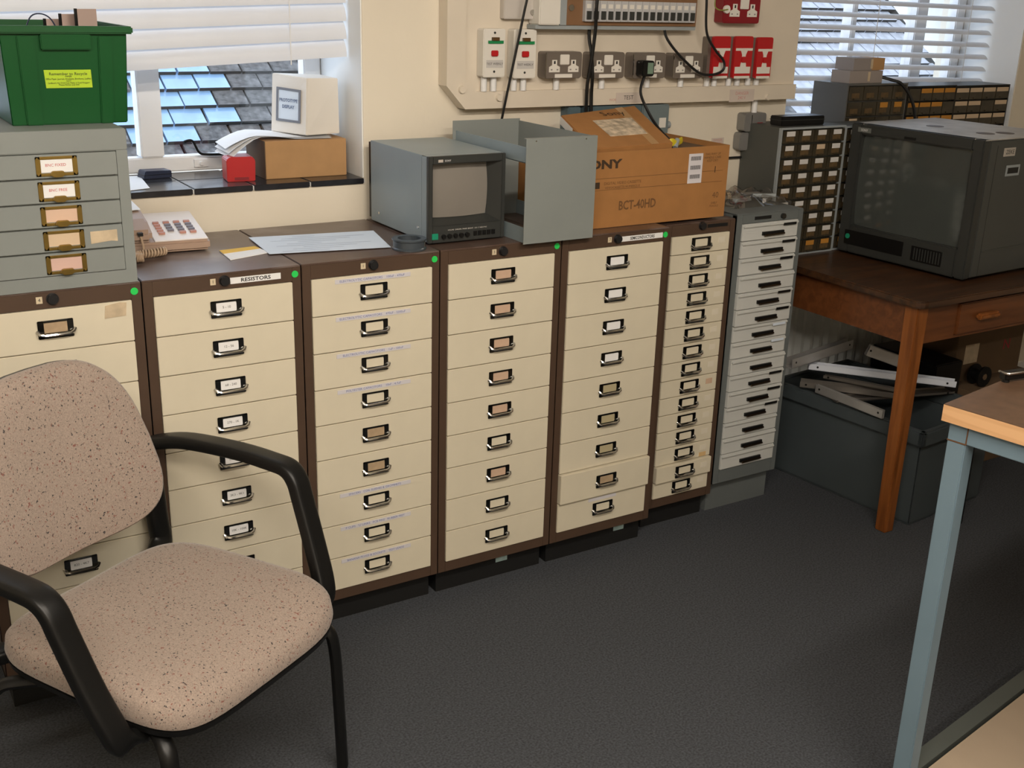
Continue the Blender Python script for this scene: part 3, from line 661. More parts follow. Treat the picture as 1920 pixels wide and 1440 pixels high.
text('lettering','THIS WAY UP\nHANDLE CARE\nKEEP DRY',.010,PRINTL,bx,(BW-.065,-.0008,BH-.034)); text('lettering','1',.028,PRINT,bx,(BW-.052,-.0008,BH-.072))
lb = MB().box(BW-.158,BW-.104,-.001,0,BH-.108,BH-.020).build('barcode_label', mat('lilac_white',(.66,.63,.66,1),.7), bx)
for r in range(3):
    for k in range(11): MB().box(BW-.150+.0036*k,BW-.150+.0036*k+.0018,-.0014,-.001,BH-.040-.027*r,BH-.028-.027*r).build('barcode_bar', BLACKINK, lb)
# flat carton propped on it
fc = thing('flat_carton', 'smaller flat brown carton with stuck paper label propped on the big carton', 'carton', (0,0,0))
q0 = [P(1113,282,'y',.075)+Vector((0,0,.004)),P(1262,270,'y',.075)+Vector((0,0,.004)),None,P(1052,216,'y',.33)]
nn = (q0[1]-q0[0]).cross(q0[3]-q0[0]).normalized(); th = .026
_d = P(1190,198,'y',.33)-CAM; q0[2] = CAM+_d*((q0[0]-CAM).dot(nn)/_d.dot(nn))
org = sum(q0,Vector())/4; fc.location = (org.x,org.y,org.z-th)
q = [p-Vector(fc.location) for p in q0]
MB().hexa([p-nn*th for p in q]+q).build('body', CARD, fc, bevel=.002)
def onq(a,b,h=.0008): return q[0].lerp(q[1],a).lerp(q[3].lerp(q[2],a),b)+nn*h
lab = MB().hexa([onq(.33,.28,.0002),onq(.80,.26,.0002),onq(.80,.70,.0002),onq(.30,.74,.0002),onq(.33,.28,.001),onq(.80,.26,.001),onq(.80,.70,.001),onq(.30,.74,.001)]).build('paper_label', mat('printed_label',(.55,.45,.33,1),.8,var=.45,vscale=45), fc)
ex = (q[1]-q[0]).normalized(); ey = nn.cross(ex)
Rm = Matrix((ex,ey,nn)).transposed().to_euler()
text('lettering','Sony',.045,PRINT,fc,onq(.62,.86,.0012),Rm)
MB().hexa([onq(.72,.0,.0002),onq(.82,.0,.0002),onq(.82,1,.0002),onq(.72,1,.0002),onq(.72,.0,.0008),onq(.82,.0,.0008),onq(.82,1,.0008),onq(.72,1,.0008)]).build('packing_tape', mat('tape',(.45,.26,.11,1),.35), fc)
a0, a1 = q[0].lerp(q[3],.62)-nn*.004, q[3]-nn*.004; oo = -ex*.0008
MB().hexa([a0+oo,a1+oo,a1,a0,a0-nn*.022+oo,a1-nn*.022+oo,a1-nn*.022,a0-nn*.022]).build('side_label', PAPER, fc)
# yellow strap and cable end on the carton
ys = thing('yellow_strap', 'yellow rubber strap with grey clip on the carton flaps', 'strap', tuple(P(1268,272,'y',.17)))
MB().tube(smoothpath([(-.030,.0,-.003),(-.025,-.006,.012),(-.006,-.004,.004),(.014,.004,.010),(.030,.012,.012)]),.011,8,side=(0,0,1),ra=.004).build('band', YELLOW, ys, smooth=True)
MB().tube([(-.012,-.01,-.006),(.006,.004,.016)],.008,8).build('clip', PLATE, ys)

# bag of clear plastic on the grey cabinet
bg_ = thing('plastic_bag', 'crumpled clear plastic bag of parts on the slate grey cabinet', 'bag', (2.42,.22,1.0305))
mb = MB(); nxx, nyy = 16, 10
for j in range(nyy+1):
    for i in range(nxx+1):
        a = i/nxx*2-1; b = j/nyy*2-1; e = max(0,1-a**4)*max(0,1-b**4)
        mb.v.append((a*.135, b*.10, .001+e*(.028+.012*math.sin(7*a+3*b)+.010*math.cos(11*b-5*a))))
for j in range(nyy):
    for i in range(nxx): k = j*(nxx+1)+i; mb.f.append((k,k+1,k+nxx+2,k+nxx+1))
mb.f.append(tuple(range(nxx+1)));  mb.f.pop()
mb.build('film', glass('bag_film',(.78,.76,.74,1),.22), bg_, smooth=True)
for k in range(7): MB().box(-.04,.04,-.006,.006,.001,.012).build('component_strip', [PLATE,WORNP,ALU][k%3], bg_, (random.uniform(-.06,.06),random.uniform(-.06,.06),.001+.003*k), (0,0,random.uniform(-1,1)))
tr_ = thing('tape_roll', 'white tape roll with green core behind the plastic bag', 'tape', (2.37,.40,1.031))
MB().lathe([(.022,-.0125),(.042,-.0125),(.042,.0125),(.022,.0125)],24).build('roll', PAPER, tr_, (0,0,.0425), (PI/2,0,.3), smooth=True)
MB().lathe([(.019,-.0128),(.0215,-.0128),(.0215,.0128),(.019,.0128)],24).build('core', GREENSW, tr_, (0,0,.0425), (PI/2,0,.3), smooth=True)

# ================================================================ ON THE LEFT WINDOW SILL
sb = thing('cardboard_box', 'plain brown cardboard box on the tiled sill under the white display box', 'box', (.885,.548,SZ+.0005), math.radians(-1))
MB().box(0,.246,0,.165,0,.106).build('body', CARD2, sb, bevel=.0015); MB().box(-.0005,.0015,-.0006,.165,.0,.106).build('taped_edge', CARDD, sb)
wbx = thing('display_box', 'white sloping box with framed notice standing on the brown box', 'box', (1.015,.560,SZ+.1170), 0)
a = Vector((0,0,0))
ft = [(0,0,0),(.112,.020,0),(.095,.135,0),(-.058,.130,0)]; tp = [(.012,.012,.158),(.112,.024,.156),(.095,.118,.160),(-.050,.125,.166)]
MB().hexa(ft+tp).build('body', mat('white_card',(.70,.66,.60,1),.6,var=.02), wbx, bevel=.002)
lfp = [Vector(ft[3]),Vector(ft[0]),Vector(tp[0]),Vector(tp[3])]; ln = (lfp[1]-lfp[0]).cross(lfp[3]-lfp[0]).normalized()
if ln.x > 0: ln = -ln
def onl(a_,b_,h): return lfp[0].lerp(lfp[1],a_).lerp(lfp[3].lerp(lfp[2],a_),b_)+ln*h
def patch(mb,a0,a1,b0,b1,h0,h1): return mb.hexa([onl(a0,b0,h0),onl(a1,b0,h0),onl(a1,b1,h0),onl(a0,b1,h0),onl(a0,b0,h1),onl(a1,b0,h1),onl(a1,b1,h1),onl(a0,b1,h1)])
f_ = MB()
for z in ((.16,.84,.20,.24),(.16,.84,.74,.78),(.16,.21,.24,.74),(.79,.84,.24,.74)): patch(f_,*z,.0003,.003)
f_.build('notice_frame', mat('grey_frame',(.16,.17,.20,1),.5), wbx); nt_ = patch(MB(),.21,.79,.24,.74,.0003,.001).build('notice', BLUEPAPER, wbx)
ez = (onl(.5,1,0)-onl(.5,0,0)).normalized(); exx = ez.cross(ln); Re = Matrix((-exx if (onl(1,0,0)-onl(0,0,0)).dot(exx)<0 else exx, ez, ln)).transposed().to_euler()
text('lettering','PROTOTYPE',.013,mat('slate_ink',(.14,.18,.28,1),.8),nt_,onl(.5,.57,.0026),Re,bold=.0004); text('lettering','DISPLAY',.013,mat('slate_ink',(.14,.18,.28,1),.8),nt_,onl(.5,.46,.0026),Re,bold=.0004)
pp = thing('curled_papers', 'white paper sheets curling over the edge of the brown sill box', 'paper', (.985,.62,SZ+.1078))
for k in range(3):
    mb = MB(); n_ = 14
    for i in range(n_+1):
        t_ = i/n_; x = .11-.31*t_; z = .0015*k+.001
        if t_ > .34: z += .012*math.sin((t_-.34)*4.0)*(1-.25*k)
        if t_ > .72: z -= (t_-.72)**1.4*(.16+.07*k)
        mb.v += [(x,-.062,z),(x,.060,z+(.004 if t_>.34 else 0))]
    for i in range(n_): mb.f.append((2*i,2*i+1,2*i+3,2*i+2))
    mb.build('sheet', PAPER, pp, (0,.006*k,0), (0,0,math.radians(-5+5*k)), smooth=True)
rb = thing('red_box', 'small red plastic box on the tiled sill beside the brown box', 'box', (.772,.545,SZ+.0005), math.radians(-8))
MB().prism([(0,0),(.078,0),(.080,.058),(.072,.068),(.010,.068),(0,.060)],0,.075).build('body', RED, rb, bevel=.002); MB().box(.02,.06,-.001,0,.004,.012).build('base_ridge', DARKRED, rb)
nv = thing('navy_case', 'flat navy plastic case on the tiled sill by the window mullion', 'case', (.575,.668,SZ+.0005), math.radians(8))
MB().prism([(0,0),(.082,0),(.082,.020),(.006,.022)],0,.05).build('body', DARKBLUE, nv, bevel=.002); MB().box(.0,.082,-.0005,.0505,.010,.0112).build('seam', BLACKPL, nv)
lf2 = [P(*q_,'z',SZ+.001) for q_ in ((225,360),(281,353),(262,330),(205,332))]
sheet('sill_paper','white paper lying on the tiled sill beside the grey drawer unit','paper',lf2,SZ+.001,PAPER)

# ================================================================ POWER BOARD ON THE WALL
bd_ = thing('power_board', 'cream painted wall board with raised border carrying the sockets and breakers', 'board', (1.40,.4785,1.33))
BX1, BZ1 = 2.805-1.40, .95
MB().prism([(.0,.072),(.063,.004),(BX1,.004),(BX1,BZ1),(0,BZ1)],-.036,0).build('back_board', BEIGEBD, bd_)
MB().prism([(.0,BZ1),(.0,.072),(.063,.004),(BX1,.004),(BX1,.054),(.100,.054),(.063,.096),(.063,BZ1)],-.05,-.036).build('border', BEIGEBD, bd_)
for (a,b) in ((865,168),(935,183),(1438,182)):
    p = P(a,b,'y',.43); MB().cyl((p.x-1.40,-.058,p.z-1.33),.010,.008,'y',14,r2=.012).build('bolt', BEIGEBD, bd_, smooth=True)
for (a,b,c,d,s,m) in ((1155,174,1200,192,'TEST',BLACKINK),(1368,168,1412,190,'DANGER\n240 V',REDINK)):
    p0 = P(a,b,'y',.4295); p1 = P(c,d,'y',.4295)
    l_ = MB().box(p0.x-1.40,p1.x-1.40,-.0512,-.050,p1.z-1.33,p0.z-1.33).build('notice', mat('faded_notice',(.58,.50,.44,1),.7), bd_)
    text('lettering',s,.015 if m is REDINK else .018,m if m is BLACKINK else mat('faded_red',(.55,.25,.22,1),.8),l_,((p0.x+p1.x)/2-1.40,-.0514,(p0.z+p1.z)/2-1.33))
p0 = P(1130,187,'y',.43); p1 = P(1215,193,'y',.43); text('lettering','WORKSHOP SUPPLY ONLY',.011,mat('faded_red',(.55,.25,.22,1),.8),bd_,((p0.x+p1.x)/2-1.40,-.0505,.0185))
YBD = .4421                                # face of the board behind the fittings
def fit(px0,py0,px1,py1,yf):
    my, mx = (py0+py1)/2, (px0+px1)/2; return P(px0,my,'y',yf).x, P(px1,my,'y',yf).x, P(mx,py1,'y',yf).z, P(mx,py0,'y',yf).z
def wallthing(name,label,cat,x0,z0,group=None): return thing(name,label,cat,(x0,YBD,z0),0,group)
for what, pxs in (('breaker box next to the board border',(909,927)),('breaker box next to the grey sockets',(965,983)),('grey socket beside the breaker boxes',(1045,)),('grey socket behind the hanging cables',(1130,)),('grey socket holding the black plug',(1215,)),
                  ('grey socket beside the red switches',(1278,)),('red switch unit behind the looped cable',(1327,1341)),('middle red switch unit',(1368,1384)),('red switch unit at the bare end of the board',(1404,1420))):
    for px in pxs:
        p = P(px,155,'y',.425)
        tag(MB().cyl((0,0,0),.0095,.046,'z',12).build('conduit_stub', WHITEP, None, (p.x,.4315,1.3845), smooth=True),'short white conduit stub under the '+what,'conduit','conduit stubs under the wall fittings')
# RCD isolators
for k,(a,b,c,d) in enumerate(((906,54,947,145),(963,55,1005,147))):
    x0,x1,z0,z1 = fit(a,b,c,d,.405); W_ = x1-x0; H_ = z1-z0
    o = wallthing('rcd_switch', ['white breaker box with green plate and red switch next to the board border','white breaker box with green plate and red switch next to the grey sockets'][k],'breaker box',x0,z0)
    MB().prism(rrect(0,W_,0,H_,.006),-.0385,0).build('box', WHITE, o, bevel=.002)
    MB().box(W_*.20,W_*.88,-.043,-.0385,H_*.70,H_*.76).build('green_plate', GREENSW, o); MB().box(W_*.36,W_*.66,-.047,-.0385,H_*.76,H_*.83).build('toggle', mat('brown_toggle',(.09,.045,.012,1),.4), o)
    MB().box(W_*.34,W_*.64,-.046,-.0385,H_*.44,H_*.56).build('red_switch', RED, o, bevel=.002)
    l_ = MB().box(W_*.14,W_*.90,-.0393,-.0385,H_*.20,H_*.36).build('label', mat('grey_label',(.52,.50,.48,1),.6), o); text('lettering','TEST WEEKLY',.009,BLACKINK,l_,(W_*.52,-.0396,H_*.28))
    for zz in (.12,.92): MB().cyl((W_*.5,-.040,H_*zz),.0035,.002,'y',8).build('screw', DARKGREY, o)
# double sockets
def socket_face(o,W_,H_,y,holes=WHITE,m=WHITE):
    for cx in (.24,.76):
        a = W_*cx; w2 = W_*.145
        MB().prism([(a-w2,H_*.24),(a+w2,H_*.24),(a+w2,H_*.44),(a+W_*.065,H_*.50),(a+W_*.065,H_*.70),(a-W_*.065,H_*.70),(a-W_*.065,H_*.50),(a-w2,H_*.44)],y-.0012,y).build('socket_insert', m, o)
        MB().box(a-.003,a+.003,y-.0016,y-.0012,H_*.55,H_*.66).build('earth_hole', BLACKINK, o)
        for s_ in (-1,1): MB().box(a+s_*W_*.08-.003,a+s_*W_*.08+.003,y-.0016,y-.0012,H_*.31,H_*.36).build('pin_hole', mat('grey_hole',(.25,.23,.22,1),.7), o)
    MB().box(W_*.38,W_*.63,y-.005,y,H_*.52,H_*.90).build('rocker', m, o, bevel=.0015)
for k,(a,c) in enumerate(((1022,1090),(1106,1170),(1186,1247),(1261,1317))):
    x0,x1,z0,z1 = fit(a,97+k,c,147,.400); W_ = x1-x0; H_ = z1-z0
    lab_ = ['grey metal-clad double socket beside the white breaker boxes','grey metal-clad double socket behind the pair of hanging black cables','grey metal-clad double socket with a black plug in it','grey metal-clad double socket beside the red switches'][k]
    o = wallthing('double_socket',lab_,'socket',x0,z0,'metal-clad sockets on the board')
    MB().prism(rrect(0,W_,0,H_,.008),-.0435,0).build('box', SOCK, o, bevel=.0015); MB().prism(rrect(.001,W_-.001,.001,H_-.001,.008),-.0450,-.0435).build('face_plate', SOCK, o)
    MB().box(.0005,.003,-.0455,-.0435,.004,H_-.004).build('bright_edge', CHROME, o)
    socket_face(o,W_,H_,-.0450); MB().box(W_*.26,W_*.74,-.0456,-.0450,H_*.03,H_*.17).build('label', WHITE, o)
    if k == 2: s3 = (x0,z0,W_,H_)
pg = thing('mains_plug','black mains plug in the third grey socket with cable hanging down','plug',(s3[0]+s3[2]*.26,.3905,s3[1]+s3[3]*.42))
MB().prism(rrect(-.024,.024,-.024,.024,.008),-.030,.006).build('body', BLACKPL, pg, bevel=.003); MB().box(-.004,.018,-.031,-.030,-.016,.018).build('label', mat('green_sticker',(.16,.24,.18,1),.5), pg)
YC = .37
pth = smoothpath([(0,-.012,-.022)]+[tuple(P(a,b,'y',y)-Vector(pg.location)) for (a,b,y) in ((1201,172,.365),(1213,205,.35),(1232,237,.30),(1255,262,.20),(1262,270,.175))],6)
MB().tube(pth,.0045,8).build('cable', BLACKRUB, pg, smooth=True)
# red spur switches
for k,(a,b,c,d) in enumerate(((1336,68,1368,147),(1376,68,1410,147),(1418,70,1447,147))):
    x0,x1,z0,z1 = fit(a,b,c,d,.400); W_ = x1-x0; H_ = z1-z0
    o = wallthing('red_switch_unit',['red switch unit beside the fourth grey socket, behind the looped cable','red switch unit in the middle of the three red ones','red switch unit at the bare end of the board'][k],'switch',x0,z0,'red switch units')
    MB().prism(rrect(-.012,W_+.002,.002,H_-.002,.006),-.030,0).build('box', SOCK, o); MB().prism(rrect(0,W_,0,H_,.008),-.0435,-.030).build('face_plate', RED, o, bevel=.0015)
    MB().box(W_*.06,W_*.98,-.0445,-.0435,H_*.66,H_*.72).build('white_band', WHITE, o); MB().prism([(W_*.36,H_*.28),(W_*.68,H_*.28),(W_*.66,H_*.36),(W_*.62,H_*.40),(W_*.62,H_*.56),(W_*.70,H_*.66),(W_*.34,H_*.66),(W_*.42,H_*.56),(W_*.42,H_*.40),(W_*.38,H_*.36)],-.0448,-.0435).build('switch_plate', WHITE, o)
    MB().box(W_*.40,W_*.64,-.049,-.0435,H_*.38,H_*.52).build('rocker', RED, o, bevel=.0015); MB().box(W_*.08,W_*.92,-.0446,-.0435,H_*.12,H_*.28).build('label', WHITE, o)
    MB().box(W_*.08,W_*.92,-.0446,-.0435,H_*.0,H_*.06).build('foot_label', WHITE, o)
# red double socket at the top
x0,x1,z0,z1 = fit(1362,-8,1425,44,.400); W_ = x1-x0; H_ = z1-z0
o = wallthing('red_double_socket','dark red double socket above the red switch units','socket',x0,z0)
MB().prism(rrect(-.014,W_,0,H_,.008),-.0435,0).build('box', DARKRED, o, bevel=.002); socket_face(o,W_,H_,-.0435); MB().cyl((-.004,-.052,H_*.50),.013,.008,'y',14).build('gland', WHITE, o)
MB().tube(smoothpath([(-.004,-.054,H_*.5),(-.04,-.056,H_*.47),(-.062,-.055,H_*.62),(-.06,-.055,H_*1.1)]),.002,6).build('earth_wire', mat('green_wire',(.25,.28,.06,1),.5), o, smooth=True)
# consumer unit
x0,x1,z0,z1 = fit(1086,-60,1313,49,.375); W_ = x1-x0; H_ = z1-z0
o = wallthing('breaker_panel','open breaker panel with a row of grey breakers in a brown tray','breaker panel',x0,z0)
MB().box(-.035,W_,-.055,0,0,H_).build('tray', mat('brown_tray',(.20,.105,.05,1),.5), o); MB().box(-.14,W_+.004,-.05,-.002,-.012,0).build('tray_base', PLATE, o)
bx0,bx1,_,bzt = fit(1096,20,1303,47,.375); nB = 16
for k in range(nB):
    a = (bx0-x0)+(bx1-bx0)*k/nB; wB = (bx1-bx0)/nB
    br = MB().box(a+.0006,a+wB-.0006,-.069,-.055,.012,.072).build('breaker', mat('breaker_grey',(.46,.46,.47,1),.4), o); MB().box(a+wB*.22,a+wB*.78,-.074,-.069,.018,.042).build('lever', DARKGREY, br); MB().box(a+wB*.2,a+wB*.8,-.0695,-.069,.050,.062).build('rating_label', WHITE, br)
MB().box(.02,W_-.018,-.062,-.055,.098,.135).build('busbar_cover', BLACKPL, o)
for k in range(24): MB().box(.024+k*(W_-.046)/24,.024+k*(W_-.046)/24+.003,-.064,-.062,.100,.133).build('busbar_rib', DARKGREY, o)
MB().box(-.135,-.060,-.062,-.002,.0,.16).build('side_cover', WHITE, o, bevel=.003); MB().box(-.058,-.035,-.056,-.002,0,.16).build('hinge_plate', PLATE, o)
MB().cyl((-.020,-.060,.050),.009,.006,'y',14).build('fixing_knob', CHROME, o)
x0,x1,z0,z1 = fit(945,-40,1008,36,.42); o = wallthing('blank_cover','grey-white blank cover box next to the breaker panel','cover',x0,z0)
MB().prism(rrect(0,x1-x0,0,z1-z0,.004),-.024,0).build('cover', mat('pale_cover',(.54,.50,.46,1),.5), o, bevel=.002); MB().cyl(((x1-x0)*.84,-.030,.02),.008,.006,'y',12).build('fixing_knob', CHROME, o)
# cables over the board
def cable(label, pts, r, k=8, name='black_cable'):
    p0 = Vector(pts[-1]); o = thing(name,label,'cable',tuple(p0)); MB().tube(smoothpath([Vector(p)-p0 for p in pts],k),r,8).build('sheath', BLACKRUB, o, smooth=True); return o
cable('thin black cable hanging from above to behind the metal chassis', [P(1010,-80,'y',.36),P(988,0,'y',.37),P(970,85,'y',.385),P(955,155,'y',.40),P(942,218,'y',.42),P(936,250,'y',.43)], .0038)
cable('black cable hanging straight from the breaker panel to the flat carton', [P(1126,-60,'y',.34),P(1119,10,'y',.345),P(1116,60,'y',.365),P(1108,120,'y',.385),P(1101,160,'y',.40),P(1099,205,'y',.415),P(1098,225,'y',.42)], .0055)
cable('black cable bowed from below the breakers to behind the flat carton', [P(1105,52,'y',.415),P(1105,75,'y',.405),P(1109,100,'y',.390),P(1111,140,'y',.390),P(1109,175,'y',.412),P(1108,225,'y',.42)], .0055)
cable('black cable looping from the breakers over the red switch unit', [P(1326,-60,'y',.35),P(1325,0,'y',.36),P(1325,60,'y',.37),P(1340,92,'y',.37),P(1357,115,'y',.37),P(1355,132,'y',.37),P(1335,140,'y',.37),P(1310,136,'y',.375),P(1280,110,'y',.375),P(1258,84,'y',.38),P(1248,66,'y',.39),P(1246,50,'y',.40)], .0042)
cable('black cable along the wall between carton and component drawers', [P(1366,296,'y',.47),P(1400,294,'y',.472),P(1425,293,'y',.473)], .004)
# trunking behind carton and switch by the grey drawers
x0,x1,z0,z1 = fit(1070,199,1258,256,.42); o = thing('socket_trunking','blue-grey metal socket boxes on the wall behind the flat carton','trunking',(x0,.48,z0))
W_ = x1-x0; H_ = z1-z0
MB().box(0,W_*.12,-.045,0,H_*.1,H_).box(W_*.14,W_*.72,-.045,0,0,H_).build('housing', mat('teal_enamel',(.085,.13,.15,1),.45), o, bevel=.003)
MB().box(W_*.72,W_,-.05,0,-H_*.35,H_).build('end_box', mat('slate_box',(.15,.19,.20,1),.45), o, bevel=.004)
for a in (.74,.93): MB().box(W_*a-.014,W_*a+.014,-.0515,-.0495,H_*.22,H_*.55).build('socket_insert', WHITE, o)
MB().cyl((W_+.001,-.03,H_*.28),.012,.016,'x',12).build('gland', PLATE, o)
x0,x1,z0,z1 = fit(1396,212,1436,246,.44); o = thing('wall_switch','grey metal wall switch with red neon beside the component drawers','switch',(x0,.48,z0))
W_ = x1-x0; H_ = z1-z0; SOCKG = mat('switch_grey',(.24,.235,.225,1),.4,.3)
MB().prism(rrect(0,W_,0,H_,.010),-.042,0).build('box', SOCKG, o, bevel=.002); MB().prism(rrect(-.010,W_*.62,-H_*1.05,-.004,.012),-.036,0).build('lower_box', SOCKG, o, bevel=.003)
MB().box(W_*.58,W_*.82,-.0435,-.042,H_*.30,H_*.48).build('neon', DARKRED, o); MB().box(W_*.30,W_*.33,-.0428,-.042,.006,H_-.006).build('bright_edge', CHROME, o); MB().cyl((W_*.6,-.018,H_),.010,.045,'z',12).build('conduit', WHITEP, o)
pn = P(1345,268,'y',.48); o = thing('wall_notice','small faded red notice on the wall above the big carton','notice',(pn.x,.48,pn.z)); MB().box(-.028,.028,-.001,0,-.018,.018).build('card', mat('faded_notice',(.58,.50,.44,1),.7), o); text('lettering','DANGER\nELECTRIC\nSHOCK',.010,mat('faded_red',(.55,.25,.22,1),.8),o,(0,-.0014,0))

# ================================================================ DESK WITH BIG MONITOR
DX, DY, DH = 2.628, -.362, .803
dk = thing('wooden_desk','dark stained oak desk with a drawer, big monitor standing on it','desk',(DX,DY,0))
DWX, DWY = 1.15, .80
MB().prism(rrect(-.006,DWX,-.012,DWY,.035),DH-.024,DH,'z').build('desk_top', DESKTOP, dk, bevel=.004)
LG = .052
for (a,b) in ((.016,.014),(DWX-.02-LG,.014),(.016,DWY-.02-LG),(DWX-.02-LG,DWY-.02-LG)):
    MB().hexa([(a+.004,b+.004,0),(a+LG-.006,b+.004,0),(a+LG-.006,b+LG-.006,0),(a+.004,b+LG-.006,0),(a,b,DH-.024),(a+LG,b,DH-.024),(a+LG,b+LG,DH-.024),(a,b+LG,DH-.024)]).build('leg', LEGW, dk, bevel=.003)
MB().box(.022,.040,.014+LG,DWY-.02-LG,DH-.150,DH-.024).build('side_apron', DESKW, dk); MB().box(DWX-.04,DWX-.022,.014+LG,DWY-.02-LG,DH-.150,DH-.024).build('side_apron', DESKW, dk)
MB().box(.016+LG,DWX-.02-LG,DWY-.04,DWY-.022,DH-.150,DH-.024).build('back_apron', DESKW, dk)
MB().box(.016+LG,.215,.020,.038,DH-.150,DH-.024).box(.72,DWX-.02-LG,.020,.038,DH-.150,DH-.024).box(.215,.72,.020,.038,DH-.034,DH-.024).box(.215,.72,.020,.038,DH-.150,DH-.142).build('front_apron', DESKW, dk)
dd = MB().box(.219,.716,.012,.030,DH-.140,DH-.037).build('drawer', DESKW, dk, bevel=.003); MB().box(.300,.400,-.012,.012,DH-.096,DH-.076).build('pull', LEGW, dd, bevel=.006)
bm2 = thing('broadcast_monitor','big dark grey picture monitor standing on the oak desk','monitor',(2.955,-.262,DH+.0005),math.radians(3))
# local: front face looks along -X, width along +Y
MWY, MHZ, MDX = .525, .462, .47
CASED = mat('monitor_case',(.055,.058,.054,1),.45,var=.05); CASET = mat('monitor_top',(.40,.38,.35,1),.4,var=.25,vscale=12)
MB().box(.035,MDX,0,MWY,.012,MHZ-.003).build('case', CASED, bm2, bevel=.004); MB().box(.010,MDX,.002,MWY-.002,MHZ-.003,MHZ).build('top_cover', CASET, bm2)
sy0,sy1,sz0,sz1 = .040,.480,.108,.425
fr = MB(); fr.box(0,.035,0,sy0,.010,MHZ).box(0,.035,sy1,MWY,.010,MHZ).box(0,.035,sy0,sy1,sz1,MHZ).box(0,.035,sy0,sy1,.010,sz0); fr.build('bezel', DARKGREY, bm2, bevel=.004)
sc = MB(); nn_ = 12
for j in range(nn_+1):
    for i in range(nn_+1):
        a = 2*i/nn_-1; b = 2*j/nn_-1; kx = 1-.025*b**4; kz = 1-.03*a**4
        sc.v.append((.020-.014*(1-(a*a+b*b)/2)+.002, (sy0+sy1)/2+((sy1-sy0)/2+.004)*a*kx, (sz0+sz1)/2+((sz1-sz0)/2+.004)*b*kz))
for j in range(nn_):
    for i in range(nn_): k = j*(nn_+1)+i; sc.f.append((k,k+1,k+nn_+2,k+nn_+1))
sc.build('screen', SCREEND, bm2, smooth=True)
FR = (PI/2,0,-PI/2)
MB().box(-.001,0,.440,.495,.434,.450).build('maker_badge', mat('badge_grey',(.14,.15,.14,1),.4), bm2); text('lettering','SONY',.011,PAPER,bm2,(-.0015,.467,.4415),FR)
MB().box(-.002,0,.255,.300,.432,.440).build('tally_lamp', BLACKPL, bm2)
MB().box(-.003,0,.245,.495,.040,.090).build('control_door', BLACKPL, bm2); MB().cyl((-.006,.480,.068),.009,.006,'x',12).build('power_button', mat('green_button',(.01,.25,.14,1),.4), bm2)
gr = MB().box(-.002,0,.090,.210,.035,.085).build('speaker_grille', BLACKPL, bm2)
for k in range(10): MB().box(-.003,-.002,.096+.011*k,.100+.011*k,.040,.080).build('grille_bar', DARKGREY, gr)
lt = MB().box(.112,.175,-.001,0,.405,.432).build('name_label', mat('cream_tape',(.42,.38,.33,1),.6), bm2); text('lettering','ZEKE',.020,BLACKINK,lt,(.146,-.0014,.418))
MB().box(.075,.076,-.0005,.001,.014,MHZ-.02).build('case_seam', BLACKPL, bm2); MB().box(.140,.215,-.0015,0,.340,.375).build('handle_recess', PLATE, bm2); MB().box(.148,.207,-.002,0,.348,.367).build('handle_gap', BLACKPL, bm2)
MB().box(.08,MDX,-.003,0,.095,.10).build('side_ridge', CASED, bm2)
for (a,b) in ((.05,.04),(.42,.04),(.05,.48),(.42,.48)): MB().cyl((a,b,0),.014,.013,'z',12).build('foot', BLACKPL, bm2)
for (a,b) in ((.18,.12),(.26,.10),(.20,.33)): MB().cyl((a,b,MHZ),.03,.001,'z',16).build('stain', mat('dark_stain',(.07,.045,.03,1),.5), bm2)

# small-drawer component cabinets
def compcab(label, x0, y0, z0, wd, dp, h, nc, nr, frame, kind):
    c = thing('component_cabinet', label, 'drawer unit', (x0,y0,z0), 0, 'small-drawer component cabinets')
    MB().box(0,wd,.012,dp,0,h).build('body', frame, c); t = .006
    MB().box(0,t,0,.012,0,h).box(wd-t,wd,0,.012,0,h).box(t,wd-t,0,.012,h-t,h).box(t,wd-t,0,.012,0,t).build('front_rim', PLATE if kind=='white' else frame, c)
    pw = (wd-2*t)/nc; phh = (h-2*t)/nr
    dm_ = MB().box(.002-pw/2,pw/2-.002,-.002,.010,.003-phh/2,phh/2-.004).mesh('drawer', SMOKE)
    lm = {k: MB().box(-pw*.26,pw*.26,-.003,-.002,phh*.04,phh*.38).mesh('drawer_label', m) for k,m in dict(white=mat('white_label',(.66,.64,.62,1),.6),cream=CREAMLAB,orange=ORANGE).items()}
    wide = {k: MB().box(-pw*.44,pw*.44,-.003,-.002,phh*.10,phh*.42).mesh('drawer_label', m) for k,m in dict(cream=CREAMLAB,orange=ORANGE).items()}
    cm = MB().box(-pw*.30,pw*.22,-.0026,-.002,-phh*.32,phh*.02).mesh('contents', CONT); lip = MB().box(-pw*.18,pw*.18,-.008,-.002,-phh*.40,-phh*.30).mesh('finger_lip', SMOKE)
    for r in range(nr):
        for k in range(nc):
            d = put('drawer', dm_, c, (t+pw*(k+.5),0,h-t-phh*(r+.5))); put('finger_lip', lip, d)
            if kind == 'white':
                if (r,k) != (7,1): put('drawer_label', lm['orange' if r == nr-1 else 'cream' if (r,k)==(1,2) else 'white'], d)
                put('contents', cm, d)
            elif kind == 'clear':
                put('contents', cm, d)
                if (r,k) in ((1,2),(1,3),(2,0)): put('drawer_label', lm['orange' if r==1 else 'cream'], d)
            elif kind == 'orange':
                if (r,k) not in ((0,0),(1,3)): put('drawer_label', wide['orange'], d)
            elif (r,k) != (1,2): put('drawer_label', wide['cream'], d)
    return c
DKG = mat('dark_cabinet',(.075,.078,.070,1),.5)
compcab('dark grey component cabinet of small drawers with white labels, black case on top', 2.615, .285, DH+.0005, .312, .19, .450, 4, 9, DKG, 'white')
